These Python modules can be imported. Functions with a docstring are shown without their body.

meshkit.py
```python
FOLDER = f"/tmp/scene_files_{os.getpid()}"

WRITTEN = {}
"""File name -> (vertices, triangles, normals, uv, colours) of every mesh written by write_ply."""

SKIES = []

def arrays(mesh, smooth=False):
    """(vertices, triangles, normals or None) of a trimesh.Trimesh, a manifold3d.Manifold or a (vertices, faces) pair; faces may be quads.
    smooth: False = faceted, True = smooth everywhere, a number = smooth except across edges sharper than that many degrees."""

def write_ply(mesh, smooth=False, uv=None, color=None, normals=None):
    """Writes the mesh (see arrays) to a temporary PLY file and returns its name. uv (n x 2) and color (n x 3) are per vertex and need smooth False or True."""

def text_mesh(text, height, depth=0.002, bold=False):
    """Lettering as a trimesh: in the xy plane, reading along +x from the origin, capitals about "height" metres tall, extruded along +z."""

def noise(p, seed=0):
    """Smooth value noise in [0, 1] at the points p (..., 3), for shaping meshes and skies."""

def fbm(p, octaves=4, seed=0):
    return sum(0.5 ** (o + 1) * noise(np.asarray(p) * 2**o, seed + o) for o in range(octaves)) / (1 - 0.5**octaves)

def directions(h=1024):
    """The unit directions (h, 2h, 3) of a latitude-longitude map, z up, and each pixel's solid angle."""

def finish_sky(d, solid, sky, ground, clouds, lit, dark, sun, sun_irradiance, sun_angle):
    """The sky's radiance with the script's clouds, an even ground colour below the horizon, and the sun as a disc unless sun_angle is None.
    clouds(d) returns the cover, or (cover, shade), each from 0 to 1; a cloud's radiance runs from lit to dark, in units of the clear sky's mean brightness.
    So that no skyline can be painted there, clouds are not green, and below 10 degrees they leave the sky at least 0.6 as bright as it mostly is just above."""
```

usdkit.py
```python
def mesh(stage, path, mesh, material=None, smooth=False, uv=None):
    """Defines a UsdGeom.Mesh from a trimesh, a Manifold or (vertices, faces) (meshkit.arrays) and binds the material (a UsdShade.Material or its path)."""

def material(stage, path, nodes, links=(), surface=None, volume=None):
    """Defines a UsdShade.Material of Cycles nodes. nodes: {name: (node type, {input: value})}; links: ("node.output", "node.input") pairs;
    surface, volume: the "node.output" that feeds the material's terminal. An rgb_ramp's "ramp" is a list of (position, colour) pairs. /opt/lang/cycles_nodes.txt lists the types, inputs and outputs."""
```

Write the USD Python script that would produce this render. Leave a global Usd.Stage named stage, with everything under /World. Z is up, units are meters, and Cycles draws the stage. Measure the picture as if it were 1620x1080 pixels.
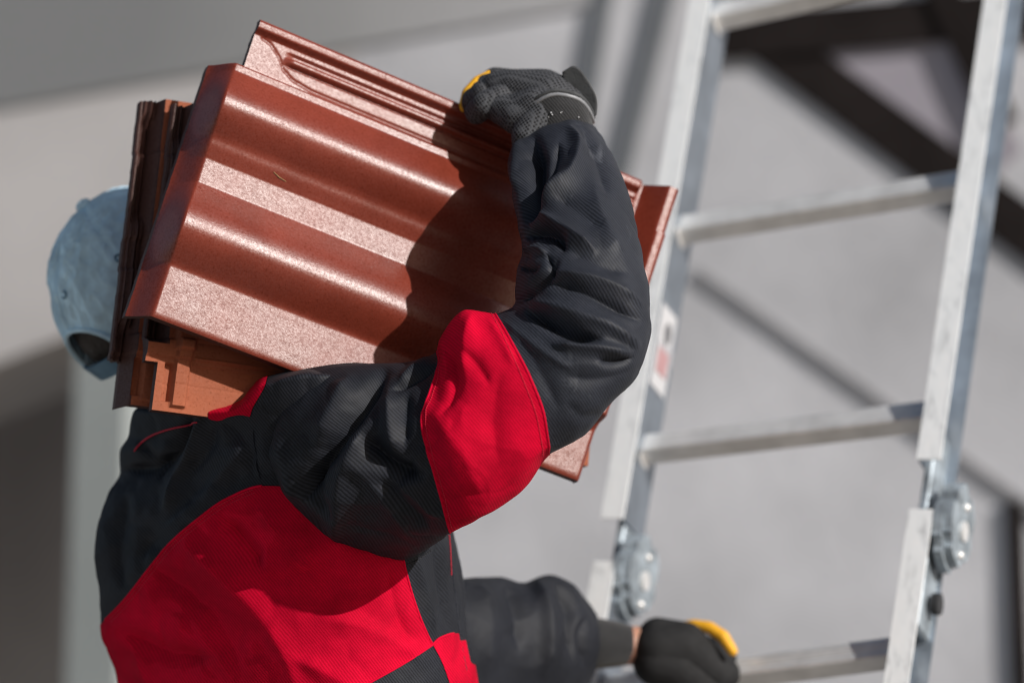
import math, random
import numpy as np, trimesh, manifold3d, usdkit, meshkit
from manifold3d import Manifold
from scipy.interpolate import PchipInterpolator, CubicSpline
from scipy.spatial import cKDTree
from pxr import Usd, UsdGeom, UsdLux, UsdShade, Gf, Sdf, Vt

stage = Usd.Stage.CreateInMemory()
UsdGeom.Xform.Define(stage, '/World')
# ------------------------------------------------------------------ camera, sky, sun
PITCH = math.radians(13.0)
CAM = np.array([0, 0, 0.80])
FWD = np.array([0, math.cos(PITCH), math.sin(PITCH)])
UP = np.array([0, -math.sin(PITCH), math.cos(PITCH)])
cam = UsdGeom.Camera.Define(stage, '/World/camera')
cam.AddTranslateOp().Set(Gf.Vec3d(*CAM))
cam.AddRotateXOp().Set(90 + math.degrees(PITCH))
cam.CreateHorizontalApertureAttr(36.0)
cam.CreateVerticalApertureAttr(24.0)
cam.CreateFocalLengthAttr(108.0)
cam.CreateFStopAttr(2.5)
cam.CreateFocusDistanceAttr(2.88)
cam.CreateExposureAttr(0.0)


def W(p):                      # view frame (x right, y away, z up, metres) -> world
    p = np.asarray(p, float)
    return CAM + p[..., 0:1] * np.array([1, 0, 0]) + p[..., 1:2] * FWD + p[..., 2:3] * UP


def Wdir(d):
    d = np.asarray(d, float)
    return d[0] * np.array([1, 0, 0]) + d[1] * FWD + d[2] * UP


def C(px, py, d):              # a point at depth d along the photograph's pixel (1620 wide)
    px, py, d = np.broadcast_arrays(np.asarray(px, float), np.asarray(py, float), np.asarray(d, float))
    return np.stack([(px - 810) / 1620 * d / 3, d, (540 - py) / 1620 * d / 3], -1)


def PX(p):
    return np.stack([810 + p[..., 0] / p[..., 1] * 4860, 540 - p[..., 2] / p[..., 1] * 4860], -1)


def unit(v):
    v = np.asarray(v, float)
    return v / np.linalg.norm(v, axis=-1, keepdims=True)


SUN_V = unit([0.64, -0.56, 0.50])
SUN = unit(Wdir(SUN_V))
elev, azim = math.asin(SUN[2]), math.atan2(SUN[0], SUN[1])
sun = UsdLux.DistantLight.Define(stage, '/World/sun')
sun.CreateIntensityAttr(1.22)
sun.CreateAngleAttr(0.53)
sun.CreateNormalizeAttr(True)
sun.CreateColorAttr(Gf.Vec3f(1.0, 0.965, 0.92))
zax, xax = SUN, unit(np.cross([0, 0, 1.0], SUN))
yax = np.cross(zax, xax)
m = Gf.Matrix4d(*[float(x) for r in (xax, yax, zax) for x in (*r, 0)], 0, 0, 5, 1)
sun.AddTransformOp().Set(m)
skymat = usdkit.material(stage, '/World/Looks/sky', {
    's': ('sky_texture', {'sky_type': 'single_scattering', 'sun_disc': False, 'sun_elevation': elev, 'sun_rotation': azim, 'aerosol_density': 1.6}),
    'b': ('background_shader', {'strength': 0.066})}, [('s.color', 'b.color')], surface='b.background')
dome = UsdLux.DomeLight.Define(stage, '/World/sky')
UsdShade.MaterialBindingAPI.Apply(dome.GetPrim()).Bind(skymat)
dome.GetPrim().SetCustomDataByKey('kind', 'structure')
random.seed(7)
RNG = np.random.default_rng(7)

# ------------------------------------------------------------------ writing prims
USED = {}


def numbered(path):
    n = USED.get(path, 0)
    USED[path] = n + 1
    return path if n == 0 else f'{path}_{n:03d}'


def tag(prim, label=None, cat=None, group=None, kind=None):
    for k, v in (('label', label), ('category', cat), ('group', group), ('kind', kind)):
        if v:
            prim.SetCustomDataByKey(k, v)
    return prim


def thing(name, label, cat, base=(0, 0, 0), group=None):
    x = UsdGeom.Xform.Define(stage, numbered('/World/' + name))
    x.AddTranslateOp().Set(Gf.Vec3d(*map(float, base)))
    x.GetPrim().SetCustomDataByKey('label', label)
    tag(x.GetPrim(), None, cat, group)
    ORIGIN[str(x.GetPath())] = np.asarray(base, float)
    return str(x.GetPath())


ORIGIN = {'/World': np.zeros(3)}


def put(parent, name, mesh, mat, smooth=35, uv=None, normals=None, world=False, label=None):
    """Writes one Mesh; vertices are given in the view frame unless world."""
    path = numbered(parent + '/' + name)
    root = '/' + '/'.join(path.split('/')[1:3])
    off = ORIGIN.get(root, np.zeros(3))
    if hasattr(mesh, 'to_mesh'):
        mm = mesh.to_mesh()
        mesh = (mm.vert_properties[:, :3], mm.tri_verts)
    if isinstance(mesh, (tuple, list)):
        v, f = np.asarray(mesh[0], float), np.asarray(mesh[1], int)
    else:
        v, f = np.asarray(mesh.vertices), np.asarray(mesh.faces)
    if not world:
        v = W(v)
        if normals is not None:
            normals = normals[:, 0:1] * np.array([1, 0, 0]) + normals[:, 1:2] * FWD + normals[:, 2:3] * UP
    p = usdkit.mesh(stage, path, (v - off, f), mat, smooth=False if normals is not None else smooth, uv=uv)
    if normals is not None:
        p.CreateNormalsAttr(Vt.Vec3fArray.FromNumpy(normals.astype(np.float32)))
        p.SetNormalsInterpolation('vertex')
    if label:
        p.GetPrim().SetCustomDataByKey('label', label)
    return path


def cat(*ms):
    vs, fs, n = [], [], 0
    for m_ in ms:
        v, f, _ = meshkit.arrays(m_)
        vs.append(v); fs.append(f + n); n += len(v)
    return np.vstack(vs), np.vstack(fs)


def normals_of(v, f):
    n = np.zeros_like(v)
    fn = np.cross(v[f[:, 1]] - v[f[:, 0]], v[f[:, 2]] - v[f[:, 0]])
    for k in range(3):
        np.add.at(n, f[:, k], fn)
    return n / np.maximum(np.linalg.norm(n, axis=1, keepdims=True), 1e-12)


def tube(pts, r, sides=8):
    pts = np.asarray(pts, float)
    r = np.broadcast_to(np.asarray(r, float), (len(pts),))
    t = unit(np.gradient(pts, axis=0) + 1e-9)
    ref = np.array([0, 1.0, 0]) if abs(t[0][1]) < 0.9 else np.array([1.0, 0, 0])
    rings = []
    for p, d, rr in zip(pts, t, r):
        a = unit(np.cross(d, ref)); b = np.cross(d, a)
        ref = np.cross(a, d)
        th = np.arange(sides) / sides * 2 * np.pi
        rings.append(p + rr * (np.cos(th)[:, None] * a + np.sin(th)[:, None] * b))
    v = np.vstack(rings + [pts[:1], pts[-1:]])
    f, n = [], len(pts)
    for i in range(n - 1):
        for j in range(sides):
            k = (j + 1) % sides
            a, b, c, d = i * sides + j, i * sides + k, (i + 1) * sides + k, (i + 1) * sides + j
            f += [(a, b, c), (a, c, d)]
    for j in range(sides):
        k = (j + 1) % sides
        f += [(n * sides, k, j), (n * sides + 1, (n - 1) * sides + j, (n - 1) * sides + k)]
    return v, np.array(f)


def prism(poly, axis, a, b, origin):
    """Extrudes the closed 2-D outline poly (in the directions a, b from origin) along the vector axis."""
    from shapely.geometry import Polygon
    g = trimesh.creation.extrude_polygon(Polygon(poly), 1.0, engine='earcut')
    v = np.asarray(g.vertices)
    out = origin + v[:, 0:1] * np.asarray(a) + v[:, 1:2] * np.asarray(b) + v[:, 2:3] * np.asarray(axis)
    f = np.asarray(g.faces)
    if np.dot(np.cross(a, b), axis) < 0:
        f = f[:, ::-1]
    return out, f


def slab(p, u, v, w):
    """A box with one corner p and edge vectors u, v, w."""
    return prism([(0, 0), (1, 0), (1, 1), (0, 1)], w, np.asarray(u, float), np.asarray(v, float), np.asarray(p, float))


def smooth01(t):
    t = np.clip(t, 0, 1)
    return t * t * (3 - 2 * t)


def rbox(p, u, v, w, bev):
    """The same with chamfered edges."""
    u, v, w = (np.asarray(x, float) for x in (u, v, w))
    pts = []
    lu, lv, lw = (np.linalg.norm(x) for x in (u, v, w))
    for i in (0, 1):
        for j in (0, 1):
            for k in (0, 1):
                for ax in range(3):
                    c = [i, j, k]
                    s = [(0.5 - x) * 2 for x in c]
                    d = [bev / lu * s[0], bev / lv * s[1], bev / lw * s[2]]
                    d[ax] = 0
                    pts.append(np.asarray(p) + (c[0] + d[0]) * u + (c[1] + d[1]) * v + (c[2] + d[2]) * w)
    return Manifold.hull_points(np.array(pts))


# ------------------------------------------------------------------ materials
def mat(name, nodes, links, surface='p.BSDF'):
    return usdkit.material(stage, '/World/Looks/' + name, nodes, links, surface=surface)


def plain(name, col, rough=0.6, metal=0.0, var=0.15, scale=6.0, bump=0.0, bscale=80.0, spec=0.5, detail=5):
    lo, hi = tuple(c * (1 - var) for c in col), tuple(min(1, c * (1 + var)) for c in col)
    nodes = {'g': ('geometry', {}), 'n': ('noise_texture', {'scale': scale, 'detail': detail, 'roughness': 0.6}),
             'r': ('rgb_ramp', {'ramp': [(0.3, lo), (0.7, hi)]}),
             'p': ('principled_bsdf', {'roughness': rough, 'metallic': metal, 'specular_ior_level': spec})}
    links = [('g.position', 'n.vector'), ('n.fac', 'r.fac'), ('r.color', 'p.base_color')]
    if bump:
        nodes['n2'] = ('noise_texture', {'scale': bscale, 'detail': 4.0})
        nodes['b'] = ('bump', {'strength': 1.0, 'distance': bump})
        links += [('g.position', 'n2.vector'), ('n2.fac', 'b.height'), ('b.normal', 'p.normal')]
    return mat(name, nodes, links)


def twill(name, dark, light, period=0.0021, bump=0.00007, rough=0.75, sheen=0.25, tint=(1, 1, 1), dust=0.0, spec=0.3):
    """Diagonal woven cloth in the uv of the panel (metres)."""
    k = 2 * math.pi / period
    nodes = {'c': ('texture_coordinate', {}), 'x': ('separate_xyz', {}),
             'nd': ('noise_texture', {'scale': 420.0, 'detail': 2.0}),
             'a': ('math', {'math_type': 'multiply_add', 'value2': k * 0.78}),
             'b': ('math', {'math_type': 'multiply_add', 'value2': k * 0.62}),
             'jit': ('math', {'math_type': 'multiply', 'value2': 3.0}),
             's': ('math', {'math_type': 'sine'}),
             's2': ('math', {'math_type': 'multiply_add', 'value2': 0.5, 'value3': 0.5}),
             'm': ('mix_color', {'a': dark, 'b': light}),
             'n': ('noise_texture', {'scale': 16.0, 'detail': 6.0, 'roughness': 0.65}),
             'r': ('rgb_ramp', {'ramp': [(0.30, (0.72, 0.72, 0.72)), (0.7, (1.25, 1.25, 1.25))]}),
             'mm': ('mix_color', {'blend_type': 'multiply', 'fac': 1.0, 'use_clamp': False}),
             'nb': ('noise_texture', {'scale': 55.0, 'detail': 4.0}),
             'hb': ('math', {'math_type': 'multiply_add', 'value2': 5.0}),
             'bu': ('bump', {'strength': 1.0, 'distance': bump}),
             'p': ('principled_bsdf', {'roughness': rough, 'sheen_weight': sheen, 'sheen_roughness': 0.5, 'sheen_tint': tint, 'specular_ior_level': spec})}
    links = [('c.UV', 'x.vector'), ('c.UV', 'nd.vector'), ('nd.fac', 'jit.value1'), ('x.x', 'a.value1'), ('jit.value', 'a.value3'),
             ('x.y', 'b.value1'), ('a.value', 'b.value3'), ('b.value', 's.value1'), ('s.value', 's2.value1'), ('s2.value', 'm.fac'),
             ('c.UV', 'n.vector'), ('n.fac', 'r.fac'), ('m.result', 'mm.a'), ('r.color', 'mm.b'),
             ('c.UV', 'nb.vector'), ('nb.fac', 'hb.value1'), ('s2.value', 'hb.value3'), ('hb.value', 'bu.height'), ('bu.normal', 'p.normal')]
    src = 'mm.result'
    if dust:
        nodes['du'] = ('noise_texture', {'scale': 26.0, 'detail': 8.0, 'roughness': 0.72, 'distortion': 0.8})
        nodes['dr'] = ('rgb_ramp', {'ramp': [(0.60, (0, 0, 0)), (0.80, (dust, dust, dust))]})
        nodes['dm'] = ('mix_color', {'b': (0.20, 0.21, 0.24)})
        links += [('c.UV', 'du.vector'), ('du.fac', 'dr.fac'), ('dr.color', 'dm.fac'), (src, 'dm.a')]
        src = 'dm.result'
    links.append((src, 'p.base_color'))
    return mat(name, nodes, links)


BLACK = twill('black_twill', (0.0058, 0.0065, 0.0092), (0.0205, 0.0225, 0.0300), period=0.0024, bump=0.00006, sheen=0.0, rough=0.62, spec=0.20)
BLACK_DUSTY = twill('dusty_black_twill', (0.0080, 0.0092, 0.0135), (0.0285, 0.0318, 0.0430), period=0.0024, bump=0.00006, sheen=0.0, rough=0.60, spec=0.24, dust=0.45)
RED = twill('red_twill', (0.39, 0.001, 0.016), (0.56, 0.002, 0.028), period=0.0024, bump=0.00006, rough=0.8, sheen=0.0, spec=0.06)
REDTHREAD = plain('red_thread', (0.50, 0.008, 0.035), 0.7, var=0.1)
BLACKTHREAD = plain('black_thread', (0.012, 0.012, 0.014), 0.7, var=0.1)
KNIT = twill('black_rib_knit', (0.010, 0.010, 0.011), (0.028, 0.028, 0.030), period=0.0026, bump=0.0002, rough=0.85)


def tile_mat(name, base, rough, grain, spec):
    nodes = {'g': ('geometry', {}), 'n': ('noise_texture', {'scale': 620.0, 'detail': 3.0, 'roughness': 0.8}),
             'n1': ('noise_texture', {'scale': 9.0, 'detail': 6.0, 'roughness': 0.65}),
             'r': ('rgb_ramp', {'ramp': [(0.3, tuple(c * 0.78 for c in base)), (0.7, tuple(c * 1.2 for c in base))]}),
             'v': ('noise_texture', {'scale': 420.0, 'detail': 4.0, 'roughness': 0.8}),
             'sp': ('rgb_ramp', {'ramp': [(0.33, (0.15, 0.13, 0.13)), (0.42, (1, 1, 1)), (0.6, (1.1, 1.1, 1.1))]}),
             'ss': ('map_range', {'from_min': 0.34, 'from_max': 0.62, 'to_min': spec * 0.45, 'to_max': spec * 1.5, 'clamp': True}),
             'mu': ('mix_color', {'blend_type': 'multiply', 'fac': 0.45, 'use_clamp': False}),
             'rr': ('map_range', {'from_min': 0.3, 'from_max': 0.7, 'to_min': rough * 0.88, 'to_max': rough * 1.15}),
             'b': ('bump', {'strength': 1.0, 'distance': grain}),
             'p': ('principled_bsdf', {})}
    links = [('g.position', 'n.vector'), ('g.position', 'n1.vector'), ('g.position', 'v.vector'), ('n1.fac', 'r.fac'), ('v.fac', 'sp.fac'),
             ('r.color', 'mu.a'), ('sp.color', 'mu.b'), ('mu.result', 'p.base_color'), ('n1.fac', 'rr.value'), ('rr.result', 'p.roughness'),
             ('v.fac', 'ss.value'), ('ss.result', 'p.specular_ior_level'), ('n.fac', 'b.height'), ('b.normal', 'p.normal')]
    return mat(name, nodes, links)


GLAZE = tile_mat('red_brown_tile_engobe', (0.162, 0.027, 0.0140), 0.345, 0.00018, 0.50)
CLAY = tile_mat('raw_orange_clay', (0.27, 0.080, 0.040), 0.75, 0.0003, 0.2)
EDGE = tile_mat('dark_tile_edge', (0.060, 0.026, 0.021), 0.55, 0.0003, 0.25)
STALK = plain('dry_straw', (0.30, 0.19, 0.08), 0.8)
DENIM = plain('faded_blue_denim', (0.50, 0.69, 0.81), 0.85, var=0.22, scale=38, bump=0.0006, bscale=900, spec=0.2)
DENIM_D = plain('blue_denim_edge', (0.13, 0.22, 0.30), 0.85, var=0.2, scale=30, bump=0.0004, bscale=600, spec=0.2)
HAIR = plain('dark_hair', (0.020, 0.013, 0.010), 0.6, var=0.4, scale=120, bump=0.002, bscale=260)
SKIN = mat('skin', {'g': ('geometry', {}), 'n': ('noise_texture', {'scale': 60.0, 'detail': 4.0}),
                    'r': ('rgb_ramp', {'ramp': [(0.3, (0.38, 0.185, 0.125)), (0.7, (0.46, 0.24, 0.165))]}),
                    'p': ('principled_bsdf', {'roughness': 0.5, 'subsurface_weight': 0.15, 'subsurface_scale': 0.004})},
           [('g.position', 'n.vector'), ('n.fac', 'r.fac'), ('r.color', 'p.base_color')])
MESHCLOTH = mat('glove_mesh_fabric', {
    'g': ('geometry', {}), 'mp': ('mapping', {'rotation': (0.35, 0.5, 0.45)}),
    'v': ('voronoi_texture', {'scale': 330.0, 'randomness': 0.12, 'feature': 'f1'}),
    'r': ('rgb_ramp', {'ramp': [(0.30, (0.004, 0.004, 0.005)), (0.52, (0.055, 0.057, 0.064))]}),
    'b': ('bump', {'strength': 1.0, 'distance': 0.0008}),
    'p': ('principled_bsdf', {'roughness': 0.75, 'specular_ior_level': 0.3})},
    [('g.position', 'mp.vector'), ('mp.vector', 'v.vector'), ('v.distance', 'r.fac'), ('v.distance', 'b.height'), ('b.normal', 'p.normal'), ('r.color', 'p.base_color')])
GLOVE = plain('black_glove_fabric', (0.013, 0.013, 0.014), 0.8, var=0.3, scale=80, bump=0.0005, bscale=500, spec=0.3)
GREYGLOVE = plain('grey_glove_fabric', (0.055, 0.057, 0.06), 0.8, var=0.3, scale=80, bump=0.0004, bscale=500, spec=0.3)
YELLOW = plain('yellow_glove_leather', (0.72, 0.36, 0.012), 0.6, var=0.12, scale=60, bump=0.0003, bscale=400)
PIPING = plain('grey_piping', (0.22, 0.225, 0.24), 0.4, var=0.15, scale=90)
ALU = mat('worn_aluminium_lit', {  # scuffed stile metal with its sunlit brightness put into the base colour
    'g': ('geometry', {}), 'mp': ('mapping', {'scale': (3.0, 3.0, 0.35)}), 'n': ('noise_texture', {'scale': 24.0, 'detail': 8.0, 'roughness': 0.75, 'distortion': 0.6}),
    'r': ('rgb_ramp', {'ramp': [(0.34, (0.58, 0.59, 0.60)), (0.48, (0.90, 0.92, 0.93)), (0.7, (0.93, 0.93, 0.93))]}),
    'n2': ('noise_texture', {'scale': 90.0, 'detail': 4.0}), 'b': ('bump', {'strength': 0.6, 'distance': 0.0006}),
    'p': ('principled_bsdf', {'roughness': 0.40, 'metallic': 0.22})},
    [('g.position', 'mp.vector'), ('mp.vector', 'n.vector'), ('g.position', 'n2.vector'), ('n2.fac', 'b.height'), ('b.normal', 'p.normal'), ('n.fac', 'r.fac'), ('r.color', 'p.base_color')])
WEB = plain('aluminium_shaded', (0.30, 0.34, 0.39), 0.38, 0.8, var=0.25, scale=22, bump=0.0004, bscale=70)  # same stile metal, the shade on its side painted in as blue-grey
RUNG = plain('brushed_aluminium', (0.78, 0.775, 0.77), 0.40, 0.55, var=0.15, scale=25, bump=0.0003, bscale=60)
STEEL = plain('zinc_plated_steel', (0.30, 0.345, 0.385), 0.55, 0.4, var=0.55, scale=38, bump=0.0005, bscale=120)
RUBBER = plain('black_plastic', (0.02, 0.02, 0.022), 0.5)
STICKER = plain('white_label', (0.50, 0.50, 0.52), 0.5, var=0.04)
STICK_B = plain('black_print', (0.12, 0.12, 0.13), 0.5)
STICK_R = plain('red_print', (0.42, 0.24, 0.25), 0.5)
STICK_G = plain('grey_print', (0.42, 0.42, 0.45), 0.5, var=0.05)
WALL = plain('light_grey_render', (0.58, 0.58, 0.61), 0.9, var=0.26, scale=1.5, bump=0.002, bscale=60)
FASCIA = mat('shade_graded_fascia', {  # shading gradient put into the colour: dark left, pale right
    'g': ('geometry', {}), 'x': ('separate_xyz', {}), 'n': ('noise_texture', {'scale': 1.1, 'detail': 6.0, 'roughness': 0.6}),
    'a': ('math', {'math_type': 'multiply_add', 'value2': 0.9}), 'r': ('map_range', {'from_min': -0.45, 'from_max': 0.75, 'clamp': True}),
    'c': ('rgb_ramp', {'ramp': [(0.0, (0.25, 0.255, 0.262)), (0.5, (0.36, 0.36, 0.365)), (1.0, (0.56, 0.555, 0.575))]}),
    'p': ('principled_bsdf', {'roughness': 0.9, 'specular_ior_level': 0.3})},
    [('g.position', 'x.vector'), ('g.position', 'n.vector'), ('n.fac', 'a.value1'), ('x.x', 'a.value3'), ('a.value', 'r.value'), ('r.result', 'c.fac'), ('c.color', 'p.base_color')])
SOFFIT = plain('beige_grey_plaster', (0.52, 0.50, 0.50), 0.9, var=0.16, scale=1.2)
DARKWALL = plain('brown_grey_plaster', (0.50, 0.475, 0.47), 0.9, var=0.2, scale=1.0)
COLUMN = plain('grey_green_paint', (0.30, 0.325, 0.325), 0.75, var=0.08, scale=2)
TIMBER = plain('dark_brown_timber', (0.020, 0.016, 0.0155), 0.95, var=0.4, scale=5, bump=0.001, bscale=40, spec=0.1)
LILAC = plain('mauve_grey_board', (0.40, 0.37, 0.42), 0.8, var=0.1, scale=2)
SHADOWGREY = plain('grey_shadow_strip', (0.17, 0.18, 0.195), 0.5, var=0.12, scale=4)  # flat grey for the painted shadow stripes on the wall
RAILGREY = plain('grey_painted_steel', (0.26, 0.255, 0.265), 0.6, var=0.15, scale=6)
GROUNDM = plain('dusty_gravel', (0.30, 0.28, 0.26), 0.95, var=0.3, scale=3, bump=0.02, bscale=30)
TROUSER = plain('black_work_trousers', (0.016, 0.016, 0.018), 0.85, var=0.2, scale=30)
BOOT = plain('brown_boot_leather', (0.09, 0.055, 0.035), 0.6, var=0.2, scale=30)
WHITE_EYE = plain('eye_white', (0.75, 0.73, 0.7), 0.3, var=0.02)

# ------------------------------------------------------------------ ground
g = trimesh.creation.box([160, 160, 0.5]); g.apply_translation([0, 30, -0.25])
stage_ground = put('/World', 'ground', g, GROUNDM, smooth=False, world=True)
tag(stage.GetPrimAtPath(stage_ground), 'pale dusty gravel yard around the house', None, None, 'structure')

# ------------------------------------------------------------------ the house behind
YAW = math.radians(28)
HN = np.array([-math.sin(YAW), -math.cos(YAW), 0])         # world normal of the house front
HR = np.array([math.cos(YAW), -math.sin(YAW), 0])          # along the front, to the right (towards the camera)
HP = W(C(1300, 300, 5.7))
Z = np.array([0, 0, 1.0])


def onfront(px, py, proud=0.0):
    d = unit(W(C(px, py, 1.0)) - CAM)
    t = np.dot(HP + HN * proud - CAM, HN) / np.dot(d, HN)
    return CAM + d * t


def fr(p):                      # front coordinates (along, up)
    return np.dot(p - HP, HR), p[2]


def fbox(a0, a1, z0, z1, back, proud):
    p = HP + HR * a0 - HN * back
    p = np.array([p[0], p[1], z0])
    return slab(p, HR * (a1 - a0), Z * (z1 - z0), HN * (back + proud))


hb = HP.copy(); hb[2] = 0
house = thing('house', 'grey rendered house with a deep porch and dark timber bracing', 'house', hb)
aC = fr(onfront(560, 400))[0]
zl = onfront(0, 172)[2]
aL = fr(onfront(-400, 200))[0] - 5.0
put(house, 'wall', fbox(aC, aC + 7.0, 0, 6.0, 0.3, 0), WALL, False, world=True)
put(house, 'shaded_fascia', fbox(aL, fr(onfront(945, 20))[0], zl, zl + 2.6, -0.004, 0.008), FASCIA, False, world=True)  # thin panel carrying the upper wall's shade as its own colour
k0, k1 = fr(onfront(0, 572)), fr(onfront(190, 498))
sl_ = (k1[1] - k0[1]) / (k1[0] - k0[0])
zz = lambda a_: k0[1] + sl_ * (a_ - k0[0])
aP = k1[0] + 0.25
poly = [(aL, 0.7), (k0[0] - 0.35, zz(k0[0] - 0.35)), (aP, zz(aP)), (aP, 0), (aC - 0.002, 0), (aC - 0.002, zl + 1.5), (aL, zl + 1.5)]
put(house, 'wall', prism(poly, -HN * 0.3, HR, Z, np.array([HP[0], HP[1], 0])), SOFFIT, False, world=True, label='beige wall over the sloping porch opening')
put(house, 'porch_wall', fbox(aL, aC + 0.4, 0, zl, 2.0, -1.8), DARKWALL, False, world=True)
put(house, 'porch_ceiling', fbox(aL, aC, zl - 0.1, zl + 0.02, 1.8, -0.31), DARKWALL, False, world=True)
q = onfront(140, 800, 0.05); a0 = fr(q)[0]
put(house, 'column', fbox(a0 - 0.065, a0 + 0.065, 0, zz(a0) - 0.05, 0.12, 0.02), COLUMN, False, world=True)


def wallbar(name, p1, p2, wid, deep, m_, proud=0.0):
    """A straight member on the house front between two pixels of its upper edge."""
    a, b = onfront(*p1, proud), onfront(*p2, proud)
    e = b - a; n_ = unit(np.cross(e, HN)); n_ = n_ if n_[2] < 0 else -n_
    return put(house, name, rbox(a, e, n_ * wid, HN * deep, min(wid, deep) * 0.08), m_, 30, world=True)


wallbar('brace', (1167, -18), (1700, 372), 0.090, 0.005, TIMBER, 0.004)
wallbar('beam', (1140, 24), (1700, -25), 0.09, 0.005, TIMBER, 0.011)
wallbar('post', (1500, -60), (1610, 190), 0.06, 0.005, TIMBER, 0.018)
# mauve panel between brace and beam
poly = [fr(onfront(*p, 0.0)) for p in [(1260, 80), (1520, 50), (1620, 240), (1560, 290)]]
put(house, 'gable_board', prism(poly, HN * 0.001, HR, Z, np.array([HP[0], HP[1], 0]) + HN * 0.002), LILAC, False, world=True)
wallbar('wall_strip', (1105, 425), (1720, 858), 0.016, 0.004, RAILGREY, 0.004)
pa, pb = onfront(1600, 790, 0.02), onfront(1600, 1200, 0.02)
put(house, 'corner_post', fbox(fr(pa)[0] - 0.014, fr(pa)[0] + 0.016, 0, pa[2], -0.001, 0.012), TIMBER, False, world=True)
wallbar('shadow_strip', (950, -60), (859, 470), 0.044, 0.008, SHADOWGREY, 0.004)  # two grey strips added in place of ladder shadows on the wall
wallbar('shadow_strip', (1049, -60), (915, 470), 0.046, 0.008, SHADOWGREY, 0.004)

# ------------------------------------------------------------------ ladder
lad = thing('ladder', 'folding aluminium ladder with round steel hinges beside the worker', 'ladder', W(C(1200, 1080, 3.35)) * [1, 1, 0])
LU, LL = C(1111, 0, 3.72), C(972, 820, 3.46)
RU, RL = C(1582, 0, 3.57), C(1459, 850, 3.29)
BACK = np.array([0.36, 0.90, 0.05]) * 0.033
LU, LL, RU, RL = LU + BACK, LL + BACK, RU + BACK, RL + BACK
la = unit(LU - LL); ra = unit(RU - RL)


def on(p, a, py):               # the point of the line p + t a at picture row py
    k = (540 - py) / 4860
    t = (k * p[1] - p[2]) / (a[2] - k * a[1])
    return p + a * t


rdir = unit(on(RL, ra, 420) - on(LL, la, 420))


def stile(base, top, side):
    a = top - base
    r = unit(rdir - np.dot(rdir, unit(a)) * unit(a))
    n = np.cross(r, unit(a)); n = n if n[1] < 0 else -n        # towards the climber
    w, dpt, fl, th = 0.030, 0.066, 0.025, 0.0028
    # C channel: web on the inner side, flanges pointing outwards; outline in (r*side, -n)
    out = [(0, 0), (fl, 0), (fl, th), (th, th), (th, dpt - th), (fl, dpt - th), (fl, dpt), (0, dpt)]
    outer = r * side
    web = [(0, 0.0), (0, dpt), (fl, dpt), (fl, dpt - th), (th, dpt - th), (th, 0.0)]
    o = base + n * dpt / 2 - outer * 0.014
    face = [(-0.001, -0.003), (fl + 0.001, -0.003), (fl + 0.001, 0), (-0.001, 0)]
    return prism(web, a, outer, -n, o), prism(face, a, outer, -n, o), r, n, o


def seg(p, a, y0, y1):
    return on(p, a, y0), on(p, a, y1)


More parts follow.
